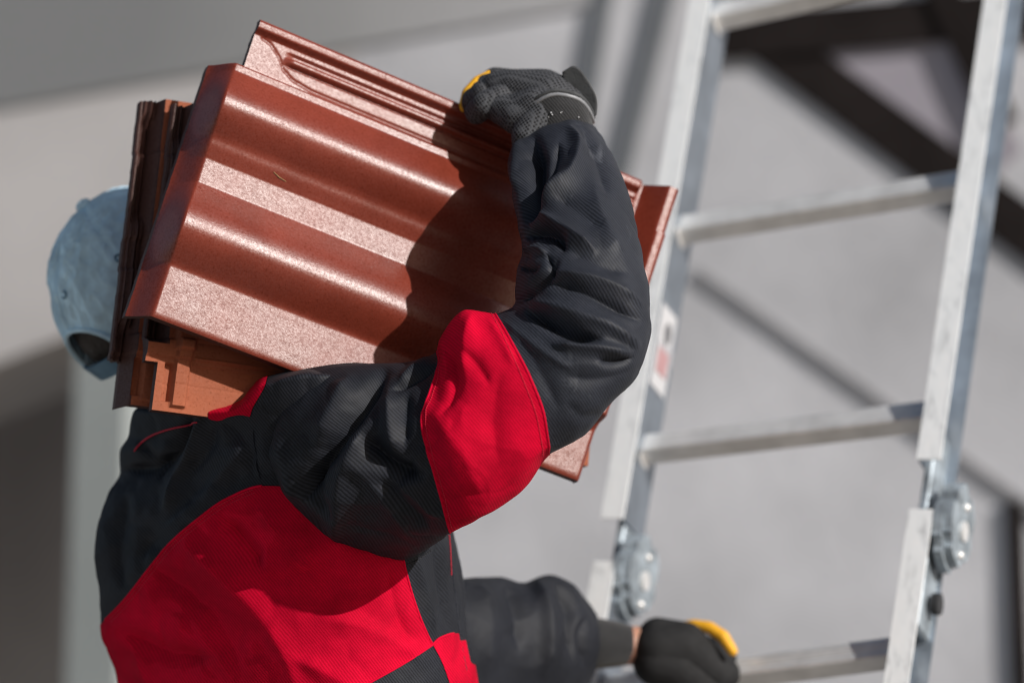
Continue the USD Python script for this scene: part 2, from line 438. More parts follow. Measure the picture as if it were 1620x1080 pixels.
HINGES = []
for side, P, A, ybreak in ((-1, LL, la, (838, 905)), (1, RL, ra, (748, 826))):
    b, t = on(P, A, ybreak[0]), on(P, A, -420)
    web, face, r, n, o = stile(b, t, side)
    s = put(lad, 'stile', web, WEB, False)
    put(s, 'front_face', face, ALU, False)
    t2, b2 = on(P, A, ybreak[1]), on(P, A, 1750)
    web, face, r, n, o2 = stile(b2, t2, side)
    s = put(lad, 'stile', web, WEB, False)
    put(s, 'front_face', face, ALU, False)
    # hinge: two thick discs with an irregular cam edge on the outer side, tongues into both stiles
    outer = r * side
    ax = unit(A)
    mid = on(P, A, ybreak[1] + 8) - n * 0.009
    th = np.linspace(0, 2 * np.pi, 64, endpoint=False)
    rad = 0.044 + 0.0055 * smooth01((np.sin(2 * th + 0.9) + 0.1) * 3) - 0.006 * smooth01((np.sin(5 * th + 0.4) - 0.6) * 5) + 0.003 * np.sin(th * 1.0 + 2)
    disc = list(zip(np.cos(th) * rad, np.sin(th) * rad))
    h = put(lad, 'hinge', prism(disc, r * 0.010, ax, -n, mid + r * 0.0135), STEEL, 25)
    disc2 = list(zip(np.cos(th) * rad * 0.93 + 0.004, np.sin(th) * rad * 0.93))
    put(h, 'hinge_plate', prism(disc2, r * 0.009, ax, -n, mid + r * 0.024), STEEL, 25)
    pin = list(zip(np.cos(th) * 0.011, np.sin(th) * 0.011))
    put(h, 'hinge_pin', prism(pin, r * 0.024, ax, -n, mid + r * 0.0128), RUNG, 25)
    for sgn, ln in ((1, 0.115), (-1, 0.12)):
        put(h, 'hinge_tongue', rbox(mid - n * -0.026 - outer * (0.0112 if sgn > 0 else 0.003), ax * ln * sgn, -n * 0.05, outer * 0.010, 0.002), STEEL, 25)
    lock = list(zip(np.cos(th) * 0.012, np.sin(th) * 0.012))
    put(h, 'hinge_lock', prism(lock, r * 0.008, ax, -n, mid - ax * 0.085 + r * 0.012), RUBBER, 25)
    for k in (-1, 1):
        put(h, 'rivet', trimesh.creation.icosphere(2, 0.005).apply_translation(mid + ax * 0.028 * k + r * 0.0335), RUNG, True)


def rung(pl, pr):
    e = pr - pl
    r = unit(e); a = unit(la + ra); a = unit(a - np.dot(a, r) * r); n = np.cross(r, a); n = n if n[1] < 0 else -n
    # rounded square section, its ribbed front turned a little upwards
    ca, sa_ = math.cos(math.radians(17)), math.sin(math.radians(17))
    f_, upv = n * ca + a * sa_, a * ca - n * sa_
    w, rc = 0.0135, 0.0045
    sec = []
    for cx_, cy_, t0 in ((1, 1, 0), (-1, 1, 90), (-1, -1, 180), (1, -1, 270)):
        for t_ in np.radians(np.linspace(t0, t0 + 90, 6)):
            sec.append((cx_ * (w - rc) + rc * math.cos(t_), cy_ * (w - rc) + rc * math.sin(t_)))
    rib = np.linspace(-(w - rc), w - rc, 9)[1:-1]
    sec += [(w - (0.0008 if i % 2 else 0.0), y_) for i, y_ in enumerate(rib)]
    p = put(lad, 'rung', prism(sec, e, f_, upv, pl), RUNG, 20)
    th = np.linspace(0, 2 * np.pi, 24, endpoint=False)
    for q, s_ in ((pl, 1), (pr, -1)):
        put(p, 'rung_flare', prism(list(zip(np.cos(th) * 0.0215, np.sin(th) * 0.0205 - 0.002)), r * 0.004 * s_, f_, upv, q + r * 0.003 * s_), RUNG, 30)


for yl, yr in ((-340, -500), (30, -75), (366, 290), (712, 656), (1092, 1030), (1480, 1420)):
    rung(on(LL, la, yl) + rdir * 0.006, on(RL, ra, yr) - rdir * 0.006)
# safety label on the inner side of the left stile
web_r = rdir
base = on(LL, la, 618); top_ = on(LL, la, 492)
nL = np.cross(rdir, la); nL = nL if nL[1] < 0 else -nL
o = base + nL * 0.024 + rdir * 0.0142
ln = np.linalg.norm(top_ - base)
st = put(lad, 'safety_label', slab(o, la * ln, -nL * 0.046, rdir * 0.0012), STICKER, False)
th = np.linspace(0, 2 * np.pi, 20, endpoint=False)
put(st, 'pictogram', prism(list(zip(np.cos(th) * 0.013, np.sin(th) * 0.010)), rdir * 0.001, la, -nL, o + la * ln * 0.72 - nL * 0.026 + rdir * 0.0012), STICK_B, False)
put(st, 'warning_bar', slab(o + la * ln * 0.20 - nL * 0.008 + rdir * 0.0012, la * 0.030, -nL * 0.030, rdir * 0.001), STICK_R, False)
for k in range(4):
    put(st, 'text_line', slab(o + la * ln * (0.40 + 0.05 * k) - nL * 0.008 + rdir * 0.0012, la * 0.003, -nL * 0.042, rdir * 0.0008), STICK_G, False)

# ------------------------------------------------------------------ roof tiles
TN = unit(np.array([0, -1.0, 0]) + SUN_V)          # they face halfway between the sun and the viewer
TN = unit(TN + np.array([0.0, 0.0, -0.11]))


def frame(sx, sz, n):
    """In-plane unit vector that runs along the picture direction (sx, sz), and its perpendicular pointing up."""
    k = (n[0] * sx + n[2] * sz) / -n[1]
    u = unit([sx, k, sz])
    v = np.cross(n, u); v = v if v[2] > 0 else -v
    return u, v


PXM = 0.000648


_t = np.linspace(0, 1, 12)[1:]
PROF = [(-2, -2.5), (4, -0.3), (9, 0), (81, 0), (84, 0.4)]
PROF += [(84 + 57 * t, 23.0 * math.sin(math.pi / 2 * t) ** 1.15) for t in _t] + [(141 + 78 * t, 23.0 * max(0, math.cos(math.pi / 2 * t)) ** 1.25) for t in _t]
PROF += [(222, 0), (257, 0), (261, 0.9), (278, 5.2), (287, 6.4)] + [(290 + 47 * t, 7 + 17.0 * math.sin(math.pi / 2 * t) ** 1.15) for t in _t] + [(337 + 66 * t, 1.6 + 22.4 * max(0, math.cos(math.pi / 2 * t)) ** 1.25) for t in _t]
PROF += [(411, 1.6), (414, 0.5), (417, -4), (440, -4), (443, -5.5), (446, -2),
         (449, 0), (453, 0), (457, -6), (462, -6.5), (465, -4), (472, -4), (475, -1.5), (480, 3), (488, 3.2), (492, 1.5), (496, -3)]
PROF = np.array(PROF)
pf = PchipInterpolator(PROF[:, 0], PROF[:, 1] / 1000, extrapolate=True)


def grid_nodes(L, Wd):
    u = np.unique(np.concatenate([np.arange(0, 0.13, 0.0014), np.arange(0.13, L - 0.05, 0.006), np.arange(L - 0.05, L, 0.0014), [L]]))
    v = np.linspace(0, Wd, 340)
    return u, v


def tile_heights(U, V, L):
    vp = V / PXM
    h = pf(vp)
    strip = vp > 414
    ch = smooth01((U - 0.062) / 0.012)                       # the water channel starts a little way in
    h = np.where((vp > 441) & (vp < 466), -0.004 + (h + 0.004) * ch, h)
    # moulded line that curves down from the top left
    gl = np.array([(0.035, 470), (0.046, 466), (0.058, 452), (0.066, 436), (0.078, 426), (0.10, 421), (0.44, 419)])
    gy = np.interp(U, gl[:, 0], gl[:, 1])
    h = h - 0.0011 * np.exp(-((vp - gy) / 2.2) ** 2) * (U > 0.035) * strip
    # left nose of the cover: rolls round off, the end dips
    wb = 0.019 - 0.006 * np.clip(h / 0.025, 0, 1)
    e_ = np.clip(1 - U / wb, 0, 1)
    e_ = np.where(e_ > 0, 0.55 * e_ + 0.45 * np.sin(e_ * np.pi / 2) ** 2, 0)
    hc = h * (1 - e_) - 0.034 * e_
    h = np.where(strip, h, hc)
    # right end: sunk channel, then the head rim
    base_ = np.where(strip, -0.010, -0.006)
    ramp_ = np.interp(U, [L - 0.040, L - 0.030, L - 0.0125, L - 0.011, L], [0, 0.0, 0.025, 0.026, 0.026])
    on_ = smooth01((vp - 96) / 10)
    sunk = smooth01((U - (L - 0.0365)) / 0.0022)
    h = h * (1 - on_ * sunk) + (base_ + ramp_) * on_ * sunk
    h = h - 0.004 * np.clip((U - (L - 0.004)) / 0.004, 0, 1) ** 2
    h += 0.0003 * (meshkit.fbm(np.stack([U * 60, V * 60, U * 0], -1), 3, 5) - 0.5)
    return h


def back_relief(U, V, L, seed=0):
    u, v = U / PXM, V / PXM
    r = np.zeros_like(U)
    box = lambda u0, u1, v0, v1, s=2.5: smooth01((u - u0) / s) * smooth01((u1 - u) / s) * smooth01((v - v0) / s) * smooth01((v1 - v) / s)
    r += 0.004 * smooth01((v - 78) / 6) * smooth01((215 - v) / 8)                      # step of the first roll
    r += 0.0045 * smooth01((v - 255) / 8) * smooth01((400 - v) / 10)
    r += 0.005 * box(44, 70, 6, 112, 4)                                               # nib rib
    r -= 0.007 * box(30, 45, 14, 74, 3)
    r += 0.006 * box(40, 74, 92, 140, 5)
    r += 0.003 * box(70, 190, 70, 88, 6) * np.clip((200 - u) / 130, 0, 1)
    r -= 0.006 * box(22, 44, 108, 142, 4)
    for vv in (42, 108, 170, 300):
        r -= 0.0006 * np.exp(-((v - vv) / 1.6) ** 2)
    # stepped lip along the left end
    on_ = smooth01((v - 100) / 14) if seed == 1 else 1.0
    step = 0.5 + 0.5 * np.tanh(np.sin(v / 52.0 + seed * 1.3) * 6)
    deep = np.interp(U, [0, 0.0008, 0.0034, 0.0044, 0.0125, 0.0200], [0.021, 0.019, 0.019, 0.028, 0.028, 0.0])
    bead2 = np.exp(-((U - 0.0095) / 0.0016) ** 2) * 0.006
    r -= (deep - bead2 - 0.011 * step * ((U > 0.004) & (U < 0.0145))) * on_
    r += 0.0008 * (meshkit.fbm(np.stack([U * 45, V * 45, U * 0], -1), 4, 9 + seed) - 0.5)
    return r


def solid_grid(near, far, keep):
    """Closed solid between two height grids; returns (near mesh, far mesh, side mesh)."""
    nu, nv = keep.shape[0] + 1, keep.shape[1] + 1
    idx = np.arange(nu * nv).reshape(nu, nv)
    a, b, c, d = idx[:-1, :-1][keep], idx[1:, :-1][keep], idx[1:, 1:][keep], idx[:-1, 1:][keep]
    f = np.vstack([np.stack([a, b, c], 1), np.stack([a, c, d], 1)])
    e = np.vstack([f[:, [0, 1]], f[:, [1, 2]], f[:, [2, 0]]])
    key = {tuple(x) for x in e}
    bd = np.array([x for x in key if (x[1], x[0]) not in key])
    n = nu * nv
    side = np.vstack([np.stack([bd[:, 1], bd[:, 0], bd[:, 0] + n], 1), np.stack([bd[:, 1], bd[:, 0] + n, bd[:, 1] + n], 1)])
    both = np.vstack([near, far])

    def sub(vv, ff):
        used, inv = np.unique(ff, return_inverse=True)
        return vv[used], inv.reshape(ff.shape)
    return sub(near, f), sub(far, f[:, ::-1]), sub(both, side)


def build_tile(label, corner, u, v, n, L, Wd, kind, seed):
    un, vn = grid_nodes(L, Wd)
    U, V = np.meshgrid(un, vn, indexing='ij')
    vp = V / PXM
    keep = np.ones((len(un) - 1, len(vn) - 1), bool)
    uc, vc = (un[:-1] + un[1:]) / 2, (vn[:-1] + vn[1:]) / 2 / PXM
    if kind == 'face':
        keep &= ~((uc[:, None] < 0.028) & (vc[None] > 414))
        hn = tile_heights(U, V, L)
        hf = np.minimum(hn, pf(np.clip(vp, 6, 490))) - 0.0115
    else:
        keep &= ~((uc[:, None] < 0.013) & (vc[None] < 72))
        hn = back_relief(U, V, L, seed)
        hf = np.minimum(-0.012 - 0.6 * np.clip(pf(np.clip(vp, 6, 490)), 0, 1), hn - 0.010)
    # slightly ragged end
    rag = 0.0009 * (meshkit.fbm(np.stack([V * 130, V * 0, V * 0 + seed], -1), 3, 3) - 0.5)
    Ue = U + np.where(U < 0.002, rag, 0)
    Ue = Ue * (1 - 0.028 * (1 - V / Wd)) if kind == 'face' else Ue
    Ue = Ue if kind == 'face' else Ue + 0.045 * V
    P = lambda h: (corner + Ue[..., None] * u + V[..., None] * v + h[..., None] * n).reshape(-1, 3)
    near, far, side = solid_grid(P(hn), P(hf), keep)
    flip = np.dot(np.cross(u, v), n) < 0
    fx = lambda m_: (m_[0], m_[1][:, ::-1]) if flip else m_
    base = W((corner + u * L / 2))
    t = thing('roof_tile', label, 'roof tile', base)
    stage.GetPrimAtPath(t).SetCustomDataByKey('kind', 'thing')
    if kind == 'face':
        put(t, 'glazed_face', fx(near), GLAZE, 32); put(t, 'clay_back', fx(far), CLAY, 40); put(t, 'edge', fx(side), EDGE, 30)
    else:
        nv_, nf_ = fx(near)
        dk = ((nv_ - corner) @ u - 0.045 * ((nv_ - corner) @ v))[nf_].max(1) < 0.0212
        if seed == 1:
            dk &= ((nv_ - corner) @ v)[nf_].min(1) > 100 * PXM
        put(t, 'clay_back', (nv_, nf_[~dk]), CLAY, 32); put(t, 'end_lip', (nv_, nf_[dk]), EDGE, 32); put(t, 'glazed_face', fx(far), GLAZE, 40); put(t, 'edge', fx(side), EDGE, 30)
    return t


u1, v1 = frame(0.930, -0.370, TN)
centre = C(640, 380, 3.0)


def at_plane(px, py, off):
    r = C(px, py, 1.0)
    return r * (np.dot(centre + TN * off, TN) / np.dot(r, TN))


c1 = at_plane(213, 489, -0.016)
build_tile('shiny red-brown roof tile with two rolls, front of the stack', c1, u1, v1, TN, 0.491, 494 * PXM, 'face', 0)
u2, v2 = frame(0.990, -0.142, TN)
c2 = at_plane(220, 645, -0.063)
build_tile('upturned roof tile with ribbed orange back, middle of the stack', c2, u2, v2, TN, 0.468, 480 * PXM, 'back', 1)
u3, v3 = frame(0.990, -0.128, TN)
c3 = at_plane(173, 636, -0.102)
build_tile('rearmost roof tile of the stack, dark edge beside the blue cap', c3, u3, v3, TN, 0.455, 478 * PXM, 'back', 3)
tp = lambda uu, vp_: c1 + u1 * uu + v1 * vp_ * PXM + TN * (float(pf(vp_)) + 0.0006)
s0, s1, s2 = tp(0.086, 274), tp(0.093, 270), tp(0.101, 268)
sp = put('/World', 'straw', tube([s0, s1, s2], [0.00025, 0.00045, 0.0002], 6), STALK, 30)
tag(stage.GetPrimAtPath(sp), 'tiny dry straw lying on the front roof tile', 'straw')

# ------------------------------------------------------------------ cloth surfaces from measured sections
class Loft:
    """A closed tube of cloth through measured sections: each is (outline of the near side as pixels, depth at the two outlines, bulge towards and away from the viewer)."""

    def __init__(s, st, nu, nv, pw=1.0, skew=1.0):
        s.nv = nv
        secs = []
        for pts, dA, dB, hf, hb in st:
            p = np.asarray(pts, float)
            t = np.concatenate([[0], np.cumsum(np.linalg.norm(np.diff(p, axis=0), axis=1))]); t /= t[-1]
            sx, sy = PchipInterpolator(t, p[:, 0]), PchipInterpolator(t, p[:, 1])
            n1 = nv // 2
            ph = np.linspace(0, np.pi, n1, endpoint=False)
            tt = (1 - np.cos(ph)) / 2
            d = dA + (dB - dA) * tt - hf * np.clip(np.sin(np.arccos(np.clip(1 - 2 * tt ** skew, -1, 1))), 0, 1) ** pw
            front = C(sx(tt), sy(tt), d)
            ph2 = np.linspace(np.pi, 2 * np.pi, nv - n1, endpoint=False)
            tt2 = (1 - np.cos(ph2)) / 2
            lx, ly = p[0, 0] + (p[-1, 0] - p[0, 0]) * tt2, p[0, 1] + (p[-1, 1] - p[0, 1]) * tt2
            ox, oy = sx(tt2) - lx, sy(tt2) - ly
            d2 = dA + (dB - dA) * tt2 + hb * np.clip(np.sin(-ph2), 0, 1) ** pw
            back = C(lx - 0.5 * ox, ly - 0.5 * oy, d2)
            secs.append(np.vstack([front, back]))
        S = np.array(secs)
        step = np.linalg.norm(np.diff(S.mean(1), axis=0), axis=1) + 0.35 * np.linalg.norm(np.diff(S, axis=0), axis=2).mean(1)
        uu = np.concatenate([[0], np.cumsum(step)])
        rows, s.station = [0.0], [0]
        for i in range(len(st) - 1):
            k = max(2, int(round(nu * (uu[i + 1] - uu[i]) / uu[-1])))
            rows += list(np.linspace(uu[i], uu[i + 1], k + 1)[1:])
            s.station.append(len(rows) - 1)
        s.u = np.array(rows)
        s.P = PchipInterpolator(uu, S, axis=0)(s.u)          # (rows, nv, 3)
        s.front = np.arange(nv) < nv // 2
        s.rows = len(rows)
        s.uv()

    def uv(s):
        Q = np.concatenate([s.P, s.P[:, :1]], 1)
        s.Uv = Q[..., 0] + 0.45 * Q[..., 1]
        s.V = Q[..., 2] - 0.35 * Q[..., 1]

    def normals(s):
        Q = np.concatenate([s.P[:, -1:], s.P, s.P[:, :1]], 1)
        dv = Q[:, 2:] - Q[:, :-2]
        du = np.gradient(s.P, axis=0)
        n = np.cross(du, dv)
        n /= np.maximum(np.linalg.norm(n, axis=2, keepdims=True), 1e-12)
        c = s.P.mean(1, keepdims=True)
        if ((s.P - c) * n).sum() < 0:
            n = -n; s.flip = True
        else:
            s.flip = False
        return n

    def fold(s, strokes, scale=1.0):
        """Each stroke: (pixel polyline, height in mm, half width in pixels): presses or raises a fold along it on the near side."""
        n = s.normals()
        px = PX(s.P)
        disp = np.zeros(px.shape[:2])
        for line, amp, wd in strokes:
            p = np.asarray(line, float)
            if len(p) > 2:
                t = np.concatenate([[0], np.cumsum(np.linalg.norm(np.diff(p, axis=0), axis=1))])
                tt = np.linspace(0, t[-1], 24)
                p = np.stack([PchipInterpolator(t, p[:, 0])(tt), PchipInterpolator(t, p[:, 1])(tt)], 1)
            else:
                p = p[0] + (p[1] - p[0]) * np.linspace(0, 1, 24)[:, None]
            best = np.full(px.shape[:2], 1e9); bt = np.zeros_like(best)
            for i in range(len(p) - 1):
                a, b = p[i], p[i + 1]
                e = b - a; l2 = (e * e).sum()
                t = np.clip(((px - a) @ e) / l2, 0, 1)
                d = np.linalg.norm(px - a - t[..., None] * e, axis=2)
                sel = d < best
                best = np.where(sel, d, best); bt = np.where(sel, (i + t) / (len(p) - 1), bt)
            w = wd * (0.55 + 0.45 * np.sin(np.pi * bt))
            tap = np.clip(np.sin(np.pi * np.clip(bt * 0.86 + 0.07, 0, 1)) * 1.6, 0, 1)
            q = best / w
            disp += amp / 1000 * tap * (0.45 * np.exp(-q ** 2) + 0.55 * np.exp(-1.5 * (np.sqrt(q * q + 0.03) - 0.173)))
        mask = np.where(s.front, 1.0, 0.0)
        facing = np.clip(-n[..., 1] * 2.5, 0, 1)
        s.P = s.P + n * (disp * mask * facing * scale)[..., None]

    def noise(s, amp, freq, seed=0, octaves=4, stretch=(1, 1, 1)):
        n = s.normals()
        d = meshkit.fbm(s.P * freq * np.asarray(stretch) + 50, octaves, seed) - 0.5
        s.P = s.P + n * (d * 2 * amp)[..., None]

    def crumple(s, amp, freq, seed=0, stretch=(1, 1, 1)):
        n = s.normals()
        a = meshkit.fbm(s.P * freq * np.asarray(stretch) + 20, 2, seed) - 0.5
        w = np.clip(meshkit.fbm(s.P * 9 + 70, 2, seed + 9) * 2.2 - 0.6, 0, 1)
        s.P = s.P + n * ((np.clip(0.22 - np.abs(a), 0, 1) / 0.22) ** 1.5 * amp * w)[..., None]

    def mesh(s, r0=0, r1=None, cap0=False, cap1=False, lift=0.0):
        r1 = s.rows - 1 if r1 is None else r1
        n = s.normals()
        P = s.P[r0:r1 + 1] + n[r0:r1 + 1] * lift
        N = n[r0:r1 + 1]
        R, nv = len(P), s.nv
        Pv = np.concatenate([P, P[:, :1]], 1).reshape(-1, 3)
        Nv = np.concatenate([N, N[:, :1]], 1).reshape(-1, 3)
        uv = np.stack([s.Uv[r0:r1 + 1], s.V[r0:r1 + 1]], -1).reshape(-1, 2)
        i, j = np.meshgrid(np.arange(R - 1), np.arange(nv), indexing='ij')
        a = (i * (nv + 1) + j).ravel(); b = a + nv + 1; c = b + 1; d = a + 1
        f = np.vstack([np.stack([a, b, c], 1), np.stack([a, c, d], 1)])
        if s.flip:
            f = f[:, ::-1]
        return Pv, f, Nv, uv

    def where(s, px, lift=0.0):
        """Points of the near side seen at the pixels px."""
        if not hasattr(s, 'tree') or s.tree[0] is not s.P:
            sel = s.front & (np.arange(s.nv) > 1)
            Q = s.P[:, sel].reshape(-1, 3)
            s.tree = (s.P, cKDTree(PX(Q)), Q, s.normals()[:, sel].reshape(-1, 3))
        d, i = s.tree[1].query(np.asarray(px, float), k=4)
        w = 1 / (d + 0.2); w /= w.sum(1, keepdims=True)
        q, n = (s.tree[2][i] * w[..., None]).sum(1), (s.tree[3][i] * w[..., None]).sum(1)
        return C(np.asarray(px)[:, 0], np.asarray(px)[:, 1], q[:, 1]) + unit(n) * lift


def split(Pv, f, Nv, uv, s):
    """Cuts the triangles along s = 0: (part with s > 0, part with s < 0)."""
    outs = []
    for sg in (1, -1):
        t = s * sg
        P, N, T, F = [Pv], [Nv], [uv], []
        k = (t[f] > 0).sum(1)
        F.append(f[k == 3])
        extra, n0 = {}, len(Pv)
        eP, eN, eT = [], [], []

        def cut(i, j):
            key = (min(i, j), max(i, j))
            if key not in extra:
                w = t[i] / (t[i] - t[j])
                extra[key] = n0 + len(eP)
                eP.append(Pv[i] + (Pv[j] - Pv[i]) * w); eN.append(Nv[i] + (Nv[j] - Nv[i]) * w); eT.append(uv[i] + (uv[j] - uv[i]) * w)
            return extra[key]
        nf = []
        for tri in f[(k == 1) | (k == 2)]:
            pos = [t[x] > 0 for x in tri]
            if sum(pos) == 1:
                q = pos.index(True); a, b, c = tri[q], tri[(q + 1) % 3], tri[(q + 2) % 3]
                nf.append((a, cut(a, b), cut(a, c)))
            else:
                q = pos.index(False); a, b, c = tri[q], tri[(q + 1) % 3], tri[(q + 2) % 3]
                x, y = cut(a, b), cut(a, c)
                nf += [(x, b, c), (x, c, y)]
        if nf:
            F.append(np.array(nf)); P.append(np.array(eP)); N.append(np.array(eN)); T.append(np.array(eT))
        F = np.vstack(F)
        P, N, T = np.vstack(P), np.vstack(N), np.vstack(T)
        used, inv = np.unique(F, return_inverse=True)
        outs.append((P[used], inv.reshape(F.shape), unit(N[used]), T[used]))
    return outs


def poly_sd(px, poly):
    """Signed distance in pixels to a closed polygon, positive inside."""
    p = np.asarray(poly, float)
    q = np.roll(p, -1, 0)
    best = np.full(len(px), 1e9)
    for a, b in zip(p, q):
        e = b - a
        t = np.clip(((px - a) @ e) / (e @ e + 1e-9), 0, 1)
        best = np.minimum(best, np.linalg.norm(px - a - t[:, None] * e, axis=1))
    x, y = px[:, 0], px[:, 1]
    inside = np.zeros(len(px), bool)
    for a, b in zip(p, q):
        c = ((a[1] > y) != (b[1] > y)) & (x < (b[0] - a[0]) * (y - a[1]) / (b[1] - a[1] + 1e-12) + a[0])
        inside ^= c
    return np.where(inside, best, -best)




def curve(pts, n=60):
    p = np.asarray(pts, float)
    t = np.concatenate([[0], np.cumsum(np.linalg.norm(np.diff(p, axis=0), axis=1))])
    tt = np.linspace(0, t[-1], n)
    return np.stack([PchipInterpolator(t, p[:, 0])(tt), PchipInterpolator(t, p[:, 1])(tt)], 1)


def stitches(lofts, pts, pitch=3.6, length=2.3, r=0.0004, lift=0.0004):
    """Short thread tubes along a line of pixels on the cloth."""
    p = np.asarray(pts, float)
    t = np.concatenate([[0], np.cumsum(np.linalg.norm(np.diff(p, axis=0), axis=1))])
    fx, fy = PchipInterpolator(t, p[:, 0]), PchipInterpolator(t, p[:, 1])
    s0 = np.arange(0, t[-1] - length, pitch)
    ss = np.stack([s0, s0 + length / 2, s0 + length], 1).ravel()
    Q = lofts.where(np.stack([fx(ss), fy(ss)], 1), lift).reshape(-1, 3, 3)
    return cat(*[tube(q, r, 5) for q in Q])


person = thing('person', 'worker in black and red jacket carrying roof tiles on the right shoulder', 'person', W(C(440, 1080, 3.1)) * [1, 1, 0])

# torso of the jacket (sections from the hem up)
TB = [([(224, 1560), (500, 1575), (760, 1560)], 3.120, 3.100, .150, .13),
      ([(205, 1250), (480, 1275), (775, 1250)], 3.120, 3.100, .163, .13),
      ([(186, 1082), (460, 1105), (756, 1082)], 3.100, 3.090, .171, .13),
      ([(163, 1000), (450, 1020), (741, 1000)], 3.095, 3.090, .173, .13),
      ([(157, 930), (440, 945), (733, 930)], 3.090, 3.090, .173, .13),
      ([(153, 870), (440, 880), (724, 870)], 3.090, 3.080, .173, .13),
      ([(156, 826), (430, 835), (712, 830)], 3.090, 3.080, .173, .13),
      ([(171, 782), (430, 790), (700, 785)], 3.090, 3.070, .171, .12),
      ([(191, 746), (430, 750), (690, 745)], 3.090, 3.060, .169, .12),
      ([(189, 716), (420, 720), (680, 715)], 3.085, 3.050, .167, .11),
      ([(203, 690), (420, 690), (670, 690)], 3.080, 3.040, .163, .10),
      ([(208, 664), (300, 668), (420, 655), (650, 655)], 3.075, 3.030, .155, .10),
      ([(213, 650), (300, 655), (352, 653), (382, 646), (401, 630), (417, 613), (500, 596), (620, 605)], 3.070, 3.020, .150, .10),
      ([(225, 640), (300, 642), (352, 641), (382, 633), (401, 616), (417, 601), (490, 586), (590, 596)], 3.08, 3.06, .105, .09),
      ([(240, 622), (300, 622), (420, 605), (540, 600)], 3.10, 3.09, .06, .08),
      ([(252, 606), (300, 602), (400, 600)], 3.12, 3.12, .035, .06)]
torso = Loft(TB, 300, 420, 1.0, 1.65)
torso.fold([
    ([(300, 664), (285, 700), (262, 735), (254, 752)], -9, 11), ([(318, 660), (306, 700), (285, 745), (262, 800)], 6, 13),
    ([(340, 668), (332, 700), (300, 745)], -4, 12), ([(225, 700), (240, 725), (255, 735)], -5, 10), ([(205, 742), (240, 742), (262, 720)], -6, 9),
    ([(350, 668), (380, 690), (400, 745)], -3, 14), ([(385, 700), (360, 740), (310, 790), (240, 850)], 4, 22), ([(330, 760), (270, 820), (220, 880)], -4, 20),
    ([(200, 790), (190, 850), (195, 920)], -4, 16), ([(355, 822), (385, 855), (412, 893)], -8, 17), ([(420, 810), (450, 850), (500, 900)], 4, 22),
    ([(300, 870), (370, 925), (440, 1010), (470, 1080)], 6, 30), ([(250, 900), (320, 960), (380, 1060)], -5, 30), ([(200, 1000), (260, 1030), (330, 1040)], -7, 22),
    ([(480, 920), (560, 960), (650, 1010)], -3, 28), ([(520, 980), (600, 1000), (660, 1040)], 3, 20), ([(615, 905), (628, 960), (650, 1010)], -3, 12),
    ([(655, 870), (668, 930), (690, 1000)], 3, 12), ([(690, 860), (700, 930), (715, 995)], -4, 10), ([(470, 1040), (540, 1075), (600, 1120)], 4, 22)], 1.35)
torso.noise(0.0016, 22, 3); torso.crumple(0.0030, 13, 4, (1, 1, 0.6)); torso.crumple(-0.0018, 24, 6)
Pv, f, Nv, uv = torso.mesh()
px = PX(Pv)
isfront = np.tile(np.append(torso.front, False), torso.rows)
BACKRED = curve([(150, 997), (163, 984), (200, 945), (235, 900), (270, 858), (310, 823), (360, 788), (418, 768), (455, 770)], 50)
BACKR = curve([(600, 870), (636, 880), (641, 900), (655, 950), (680, 1012), (684, 1019)], 24)
BACKB = curve([(684, 1019), (640, 1048), (580, 1082), (520, 1118), (440, 1160), (300, 1210), (150, 1240)], 30)
poly_back = np.vstack([BACKRED, [[500, 780], [560, 850]], BACKR, BACKB[1:], [[100, 1240], [100, 1000]]])
SIDERED = np.vstack([curve([(684, 1019), (696, 1008), (722, 1001)], 10), [(725, 1001), (727, 1013), (736, 1012), (744, 1048), (752, 1052), (760, 1084), (768, 1130), (740, 1130)], curve([(728, 1130), (712, 1084), (700, 1050), (684, 1019)], 16)])
YOKE = np.vstack([curve([(330, 661), (347, 665), (362, 659), (380, 656), (396, 659)], 16), [(400, 645), (420, 610), (430, 570), (330, 600)]])
sd = np.maximum.reduce([poly_sd(px, poly_back), poly_sd(px, SIDERED), poly_sd(px, YOKE)])
sd = np.where(isfront, sd, -30.0)
(rp, rf, rn, ruv), (bp, bf, bn, buv) = split(Pv, f, Nv, uv, sd)
jacket = put(person, 'jacket', (bp, bf), BLACK, normals=bn, uv=buv, label='black twill jacket body with collar')
cent = PX(rp)
comp = np.where(cent[:, 1] < 700, 0, np.where(poly_sd(cent, SIDERED) > -0.5, 2, 1))
for k, (nm, lb) in enumerate([('shoulder_strip', 'red strip along the shoulder seam'), ('back_panel', 'large red panel across the back'), ('side_panel', 'small red panel at the front edge')]):
    fk = rf[(comp[rf] == k).sum(1) >= 2]
    used, inv = np.unique(fk, return_inverse=True)
    put(jacket, nm, (rp[used] + rn[used] * 0.0007, inv.reshape(fk.shape)), RED, normals=rn[used], uv=ruv[used], label=lb)
off = lambda c, dx, dy: np.asarray(c) + np.array([dx, dy])
put(jacket, 'stitching', stitches(torso, off(BACKRED[4:44:2], 2.0, 3.5), r=0.00035, lift=0.0010), REDTHREAD, 30)
put(jacket, 'stitching', stitches(torso, off(BACKRED[4:44:2], 4.5, 8.5), r=0.0003, lift=0.0009), REDTHREAD, 30)
put(jacket, 'stitching', stitches(torso, [(640, 893), (655, 888), (668, 880), (684, 868)], 4.2, 2.8, 0.0006), BLACKTHREAD, 30)
put(jacket, 'stitching', stitches(torso, [(710, 846), (712, 870), (713, 895), (713.5, 910)], 3.2, 2.6, 0.0005, 0.0006), REDTHREAD, 30)
